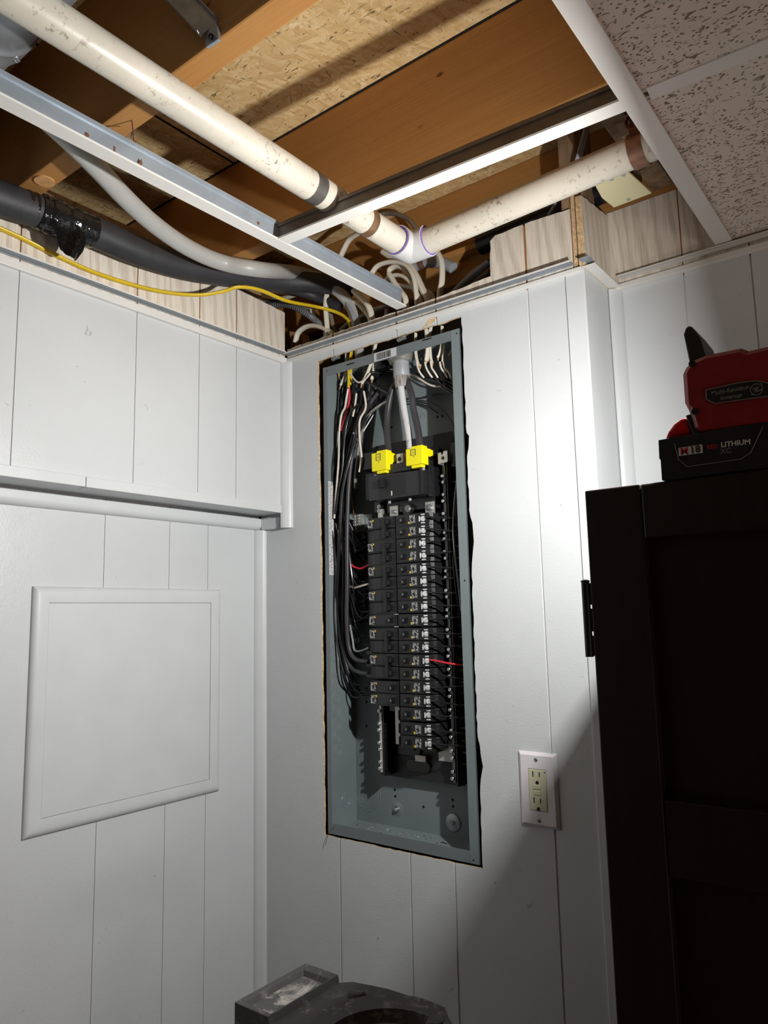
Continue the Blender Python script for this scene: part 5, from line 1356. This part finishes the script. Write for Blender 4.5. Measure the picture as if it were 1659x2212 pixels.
# ------------------------------------------------------------------ battery work light on the cabinet
TY = -0.452
def TP(px, py, y=TY):
    p = at(px, py, 1, y); return (p[0], p[2])
t = thing('battery_inverter', 'red and black battery inverter with work light standing on the dark cabinet', 'power tool', (1.04, -0.40, CZ))
zb_ = CZ + .0004
bx0 = TP(1427, 1035)[0]; bx1 = bx0 + .128
top_l = TP(1424, 950); 
bm = B(); prism(bm, [(bx0 + .001, zb_), (bx1, zb_), (bx1, top_l[1] + .002), (bx0 + .0005, top_l[1]), (bx0, zb_ + .022), (bx0 + .0012, zb_ + .0215)], 1, TY, TY + .078)
pk = obj('battery_pack', bm, M['tool_black'], t, 0.0025)
dome = [TP(1432, 948), TP(1440, 930), TP(1452, 914), TP(1467, 903), TP(1481, 899), TP(1492, 936)]
bm = B(); prism(bm, dome, 1, TY + .004, TY + .07); obj('release_latch', bm, M['tool_red_gloss'], pk, 0.003, label='glossy red latch')
bm = B(); prism(bm, [TP(1479, 896), TP(1492, 893), TP(1510, 937), TP(1496, 940)], 1, TY + .002, TY + .072); obj('collar', bm, M['tool_black'], pk, 0.001)
body = [TP(1474, 808), TP(1481, 793), TP(1496, 778), TP(1524, 766), TP(1600, 751), TP(1616, 757), TP(1690, 740), TP(1760, 735), TP(1760, 905), TP(1502, 934), TP(1487, 886), TP(1479, 880)]
bm = B(); prism(bm, body, 1, TY - .002, TY + .074)
bd = obj('shell', bm, M['tool_red'], t, 0.010, segs=1)
bm = B()
for px, py in ((1497, 787), (1503, 890)):
    x, z = TP(px, py); cyl(bm, (x, TY - .0035, z), (x, TY + .002, z), .0034, seg=16)
obj('screw_hole', bm, M['hole'], bd, kind='stuff')
pts = [(1527, 844), (1600, 828), (1633, 824), (1670, 831), (1670, 856), (1546, 873), (1528, 864)]
bm = B(); prism(bm, [TP(*p) for p in pts], 1, TY - .0030, TY - .0018); pq = obj('name_plate', bm, M['tool_black'], bd)
bm = B(); P2 = [TP(*p) for p in pts]
for a, b in zip(P2, P2[1:] + P2[:1]): cyl(bm, (a[0], TY - .0032, a[1]), (b[0], TY - .0032, b[1]), .0005, seg=6)
obj('plate_border', bm, M['tool_grey_print'], pq)
def tx(s, px, py, px2, py2, h, m, parent, bold=True, yy=None):
    x0, z0 = TP(px, py); x1, z1 = TP(px2, py2); d = Vector((x1 - x0, 0, z1 - z0)).normalized(); u = Vector((-d.z, 0, d.x)) if False else Vector((0, 0, 1))
    return text_obj('lettering', s, M[m], parent, ((x0 + x1) / 2, yy or TY - .0034, (z0 + z1) / 2), d, u - d * u.dot(d), h, .0001, bold=bold)
tx('Multi-function', 1543, 851, 1616, 838, .0044, 'tool_grey_print', pq)
tx('inverter', 1558, 862, 1606, 855, .0044, 'tool_grey_print', pq)
x, z = TP(1636, 843); bm = B(); lathe(bm, (x, TY - .0036, z), (0, 1, 0), [(0, .0048), (-.0002, .0052), (0, .0056)], 24)
obox(bm, (x, TY - .0038, z), (.0065, .0002, .0008), ((.7, 0, .7), (0, 1, 0), (-.7, 0, .7))); obox(bm, (x, TY - .0038, z - .002), (.0050, .0002, .0007), ((.9, 0, .2), (0, 1, 0), (-.2, 0, .9)))
obox(bm, (x + .001, TY - .0038, z + .002), (.0045, .0002, .0006), ((.9, 0, .3), (0, 1, 0), (-.3, 0, .9)))
obj('emblem', bm, M['tool_grey_print'], pq)
a, b = TP(1466, 978), TP(1518, 964)
bm = B(); prism(bm, [TP(1466, 968), TP(1517, 960), TP(1518, 978), TP(1467, 985)], 1, TY - .0008, TY); lb = obj('model_label', bm, M['label_paper'], pk, label='small white and red label')
tx('M', 1468, 977, 1490, 974, .0074, 'mark_red', lb, yy=TY - .0011); tx('18', 1491, 974, 1514, 970, .0074, 'mark_dark', lb, yy=TY - .0011)
tx('RED', 1524, 967, 1554, 963, .0040, 'mark_red', pk, yy=TY - .0004); tx('LITHIUM', 1555, 962, 1624, 954, .0050, 'mark_white', pk, yy=TY - .0004)
tx('XC', 1556, 976, 1580, 973, .0050, 'tool_grey_print', pk, yy=TY - .0004)
bm = B(); P3 = [TP(*p) for p in ((1457, 958), (1466, 992), (1484, 1008), (1600, 992), (1622, 978), (1648, 922))]
for a, b in zip(P3, P3[1:]): cyl(bm, (a[0], TY - .0004, a[1]), (b[0], TY - .0004, b[1]), .0004, seg=6)
obj('face_ridge', bm, M['tool_grey_print'], pk, kind='stuff')
# swivelling lamp head, lit side facing the panel
hd = [(1476, 722), (1481, 708), (1488, 703), (1495, 706), (1512, 728), (1524, 768), (1489, 784)]
bm = B(); HP = [TP(*p, -.425) for p in hd]; prism(bm, HP, 1, -.425, -.372)
lh = obj('lamp_head', bm, M['tool_black'], t, 0.0015)
lx = (TP(1476, 722, -.425)[0] + TP(1489, 784, -.425)[0]) / 2
LZ0, LZ1 = TP(1489, 784, -.425)[1], TP(1476, 722, -.425)[1]
_a, _b = Vector((HP[0][0], 0, HP[0][1])), Vector((HP[6][0], 0, HP[6][1]))
pa, pb = _a.lerp(_b, .12) + Vector((-.0004, 0, 0)), _a.lerp(_b, .96) + Vector((-.0004, 0, 0))
bm = B(); vs = [bm.verts.new(v) for v in ((pa.x, -.416, pa.z), (pa.x, -.377, pa.z), (pb.x, -.377, pb.z), (pb.x, -.416, pb.z))]; bm.faces.new(vs)
bmesh.ops.solidify(bm, geom=bm.faces[:], thickness=.0006)
obj('lamp_lens', bm, M['lens'], lh)
_m = pa.lerp(pb, .30); print('lens', pa, pb)
bpy.data.objects['work_light_beam'].location = (_m.x - .004, -.3985, _m.z)

# ------------------------------------------------------------------ step ladder top in the foreground
LZ = 1.02
t = thing('step_ladder', 'scuffed black plastic step ladder top with dusty tray in the foreground', 'ladder', (0.55, -0.45, 0))
def LP(px, py, z=LZ):
    p = at(px, py, 2, z); return (p[0], p[1])
c0 = LP(832, 2238); RC = 0.118
ptL = LP(512, 2167); ptT = LP(655, 2078)
xl, yb_, yf = (ptL[0] + ptT[0]) / 2, ptT[1], ptL[1]
def circle(c, r, n=40, a0=0): return [(c[0] + r * math.cos(2 * math.pi * i / n + a0), c[1] + r * math.sin(2 * math.pi * i / n + a0)) for i in range(n)]
xr1 = LP(735, 2103)[0]
bm = B()
# raised left block with a sunken tray
tr = [LP(540, 2168, LZ - .004), LP(640, 2101, LZ - .004), LP(702, 2132, LZ - .004), LP(625, 2200, LZ - .004)]
tx0, tx1 = xl + .010, xr1 - .002; ty1, ty0 = yb_ - .016, yf + .008
loft(bm, [[(xl, yf, LZ - .055), (xr1 + .012, yf, LZ - .055), (xr1 + .012, yb_, LZ - .055), (xl, yb_, LZ - .055)],
          [(xl, yf, LZ), (xr1, yf, LZ), (xr1, yb_, LZ), (xl, yb_, LZ)],
          [(tx0, ty0, LZ), (tx1, ty0, LZ), (tx1, ty1, LZ), (tx0, ty1, LZ)],
          [(tx0 + .004, ty0 + .004, LZ - .008), (tx1 - .004, ty0 + .004, LZ - .008), (tx1 - .004, ty1 - .004, LZ - .008), (tx0 + .004, ty1 - .004, LZ - .008)]])
obj('cap_end', bm, M['ladder'], t, 0.006, segs=3)
bm = B(); box(bm, tx0 + .003, tx1 - .003, ty0 + .003, ty1 - .003, LZ - .0095, LZ - .0075); obj('tray', bm, M['tray'], t, label='plaster-dusted tray floor')
# deck with the round bucket well
zd = LZ - .010
yb2 = LP(955, 2182, zd)[1]
xe_ = LP(968, 2193, zd)[0]
outer = [(xr1 - .004, yf - .02), (xr1 + .02, yf - .06), (c0[0] - .04, c0[1] - RC - .02), (c0[0] + .06, c0[1] - RC - .02), (c0[0] + .112, c0[1] - .05), (c0[0] + .112, c0[1] + .03), (xe_, yb2 - .008), (xe_ - .008, yb2 - .001), (c0[0] + .04, yb2 + .001), (c0[0] - .03, yb2 + .006), (c0[0] - .085, yb2 + .004), (xr1 - .004, yb2 - .014)]
# resample the outline to match the round hole
n = 40
def ray_hit(c, ang, poly):
    best = None; dx, dy = math.cos(ang), math.sin(ang)
    for i in range(len(poly)):
        x1_, y1_ = poly[i][0] - c[0], poly[i][1] - c[1]; x2_, y2_ = poly[(i + 1) % len(poly)][0] - c[0], poly[(i + 1) % len(poly)][1] - c[1]
        ex, ey = x2_ - x1_, y2_ - y1_; den = dx * ey - dy * ex
        if abs(den) < 1e-9: continue
        tt = (x1_ * ey - y1_ * ex) / den; ss = (x1_ * dy - y1_ * dx) / den
        if tt > 0 and -1e-6 <= ss <= 1 + 1e-6 and (best is None or tt < best): best = tt
    return (c[0] + dx * (best or .1), c[1] + dy * (best or .1))
out2 = [ray_hit(c0, 2 * math.pi * i / n, outer) for i in range(n)]
bm = B()
def clampc(r):
    o_ = []
    for i, (x, y) in enumerate(circle(c0, r, n)):
        hx, hy = out2[i]; k_ = min(1.0, math.hypot(hx - c0[0], hy - c0[1]) * .97 / r)
        o_.append((c0[0] + (x - c0[0]) * k_, c0[1] + (y - c0[1]) * k_))
    return o_
loft(bm, [[(x, y, zd - .045) for x, y in out2], [(x, y, zd) for x, y in out2], [(x, y, zd + .0005) for x, y in clampc(.1175)], [(x, y, zd + .005) for x, y in clampc(.1125)],
          [(x, y, zd + .004) for x, y in circle(c0, .078, n)], [(x, y, zd - .012) for x, y in circle(c0, .075, n)], [(x, y, zd - .014) for x, y in circle(c0, .060, n)], [(x, y, zd - .004) for x, y in circle(c0, .057, n)],
          [(x, y, zd - .005) for x, y in circle(c0, .052, n)], [(x, y, zd - .05) for x, y in circle(c0, .049, n)], [(x, y, zd - .05) for x, y in circle(c0, .001, n)]])
obj('cap_deck', bm, M['ladder'], t, smooth=True)
for px, py in ((782, 2126), (952, 2186)):
    bm = B(); x, y = LP(px, py); lathe(bm, (x, y - .012, zd - .03), (0, 0, 1), [(0, .014), (.030, .014), (.036, .010), (.037, 0)], 16); obj('cap_lug', bm, M['ladder'], t, smooth=True)
for sx_ in (-1, 1):
    for sy_ in (-1, 1):
        bm = B(); cx_ = c0[0] + .01; top = Vector((cx_ + sx_ * .10, c0[1] + sy_ * .05 + .02, zd - .02)); bot = Vector((cx_ + sx_ * .17, c0[1] + sy_ * (.26 if sy_ < 0 else .22), 0.0))
        dd = bot - top; obox(bm, (top + bot) / 2, (dd.length / 2, .011, .028), (dd, (0, 1, 0), (1, 0, 0))); obj('leg', bm, M['fibre'], t)
for i, zz_ in enumerate((.25, .5, .75)):
    k = 1 - zz_ / 1.0; bm = B(); yy = c0[1] - .03 - .21 * k; box(bm, c0[0] - .09 - .07 * k, c0[0] + .11 + .07 * k, yy - .04, yy + .04, zz_, zz_ + .025); obj('step', bm, M['fibre'], t)
for (px, py, px2, py2, m, lab) in ((828, 2173, 846, 2181, 'romex', 'cream wire scrap in the ladder top well, uppermost'), (832, 2186, 852, 2188, 'red_wire', 'red wire scrap in the ladder top well'), (846, 2193, 868, 2190, 'romex', 'cream wire scrap in the ladder top well, lowermost')):
    z_ = zd - .0112; a, b = LP(px, py, z_), LP(px2, py2, z_); bm = B(); cyl(bm, (a[0], a[1], z_), (b[0], b[1], z_), .0022, seg=10); tag(obj('wire_scrap', bm, M[m], None, smooth=True), lab, 'scrap')

print('objects', len(bpy.data.objects))
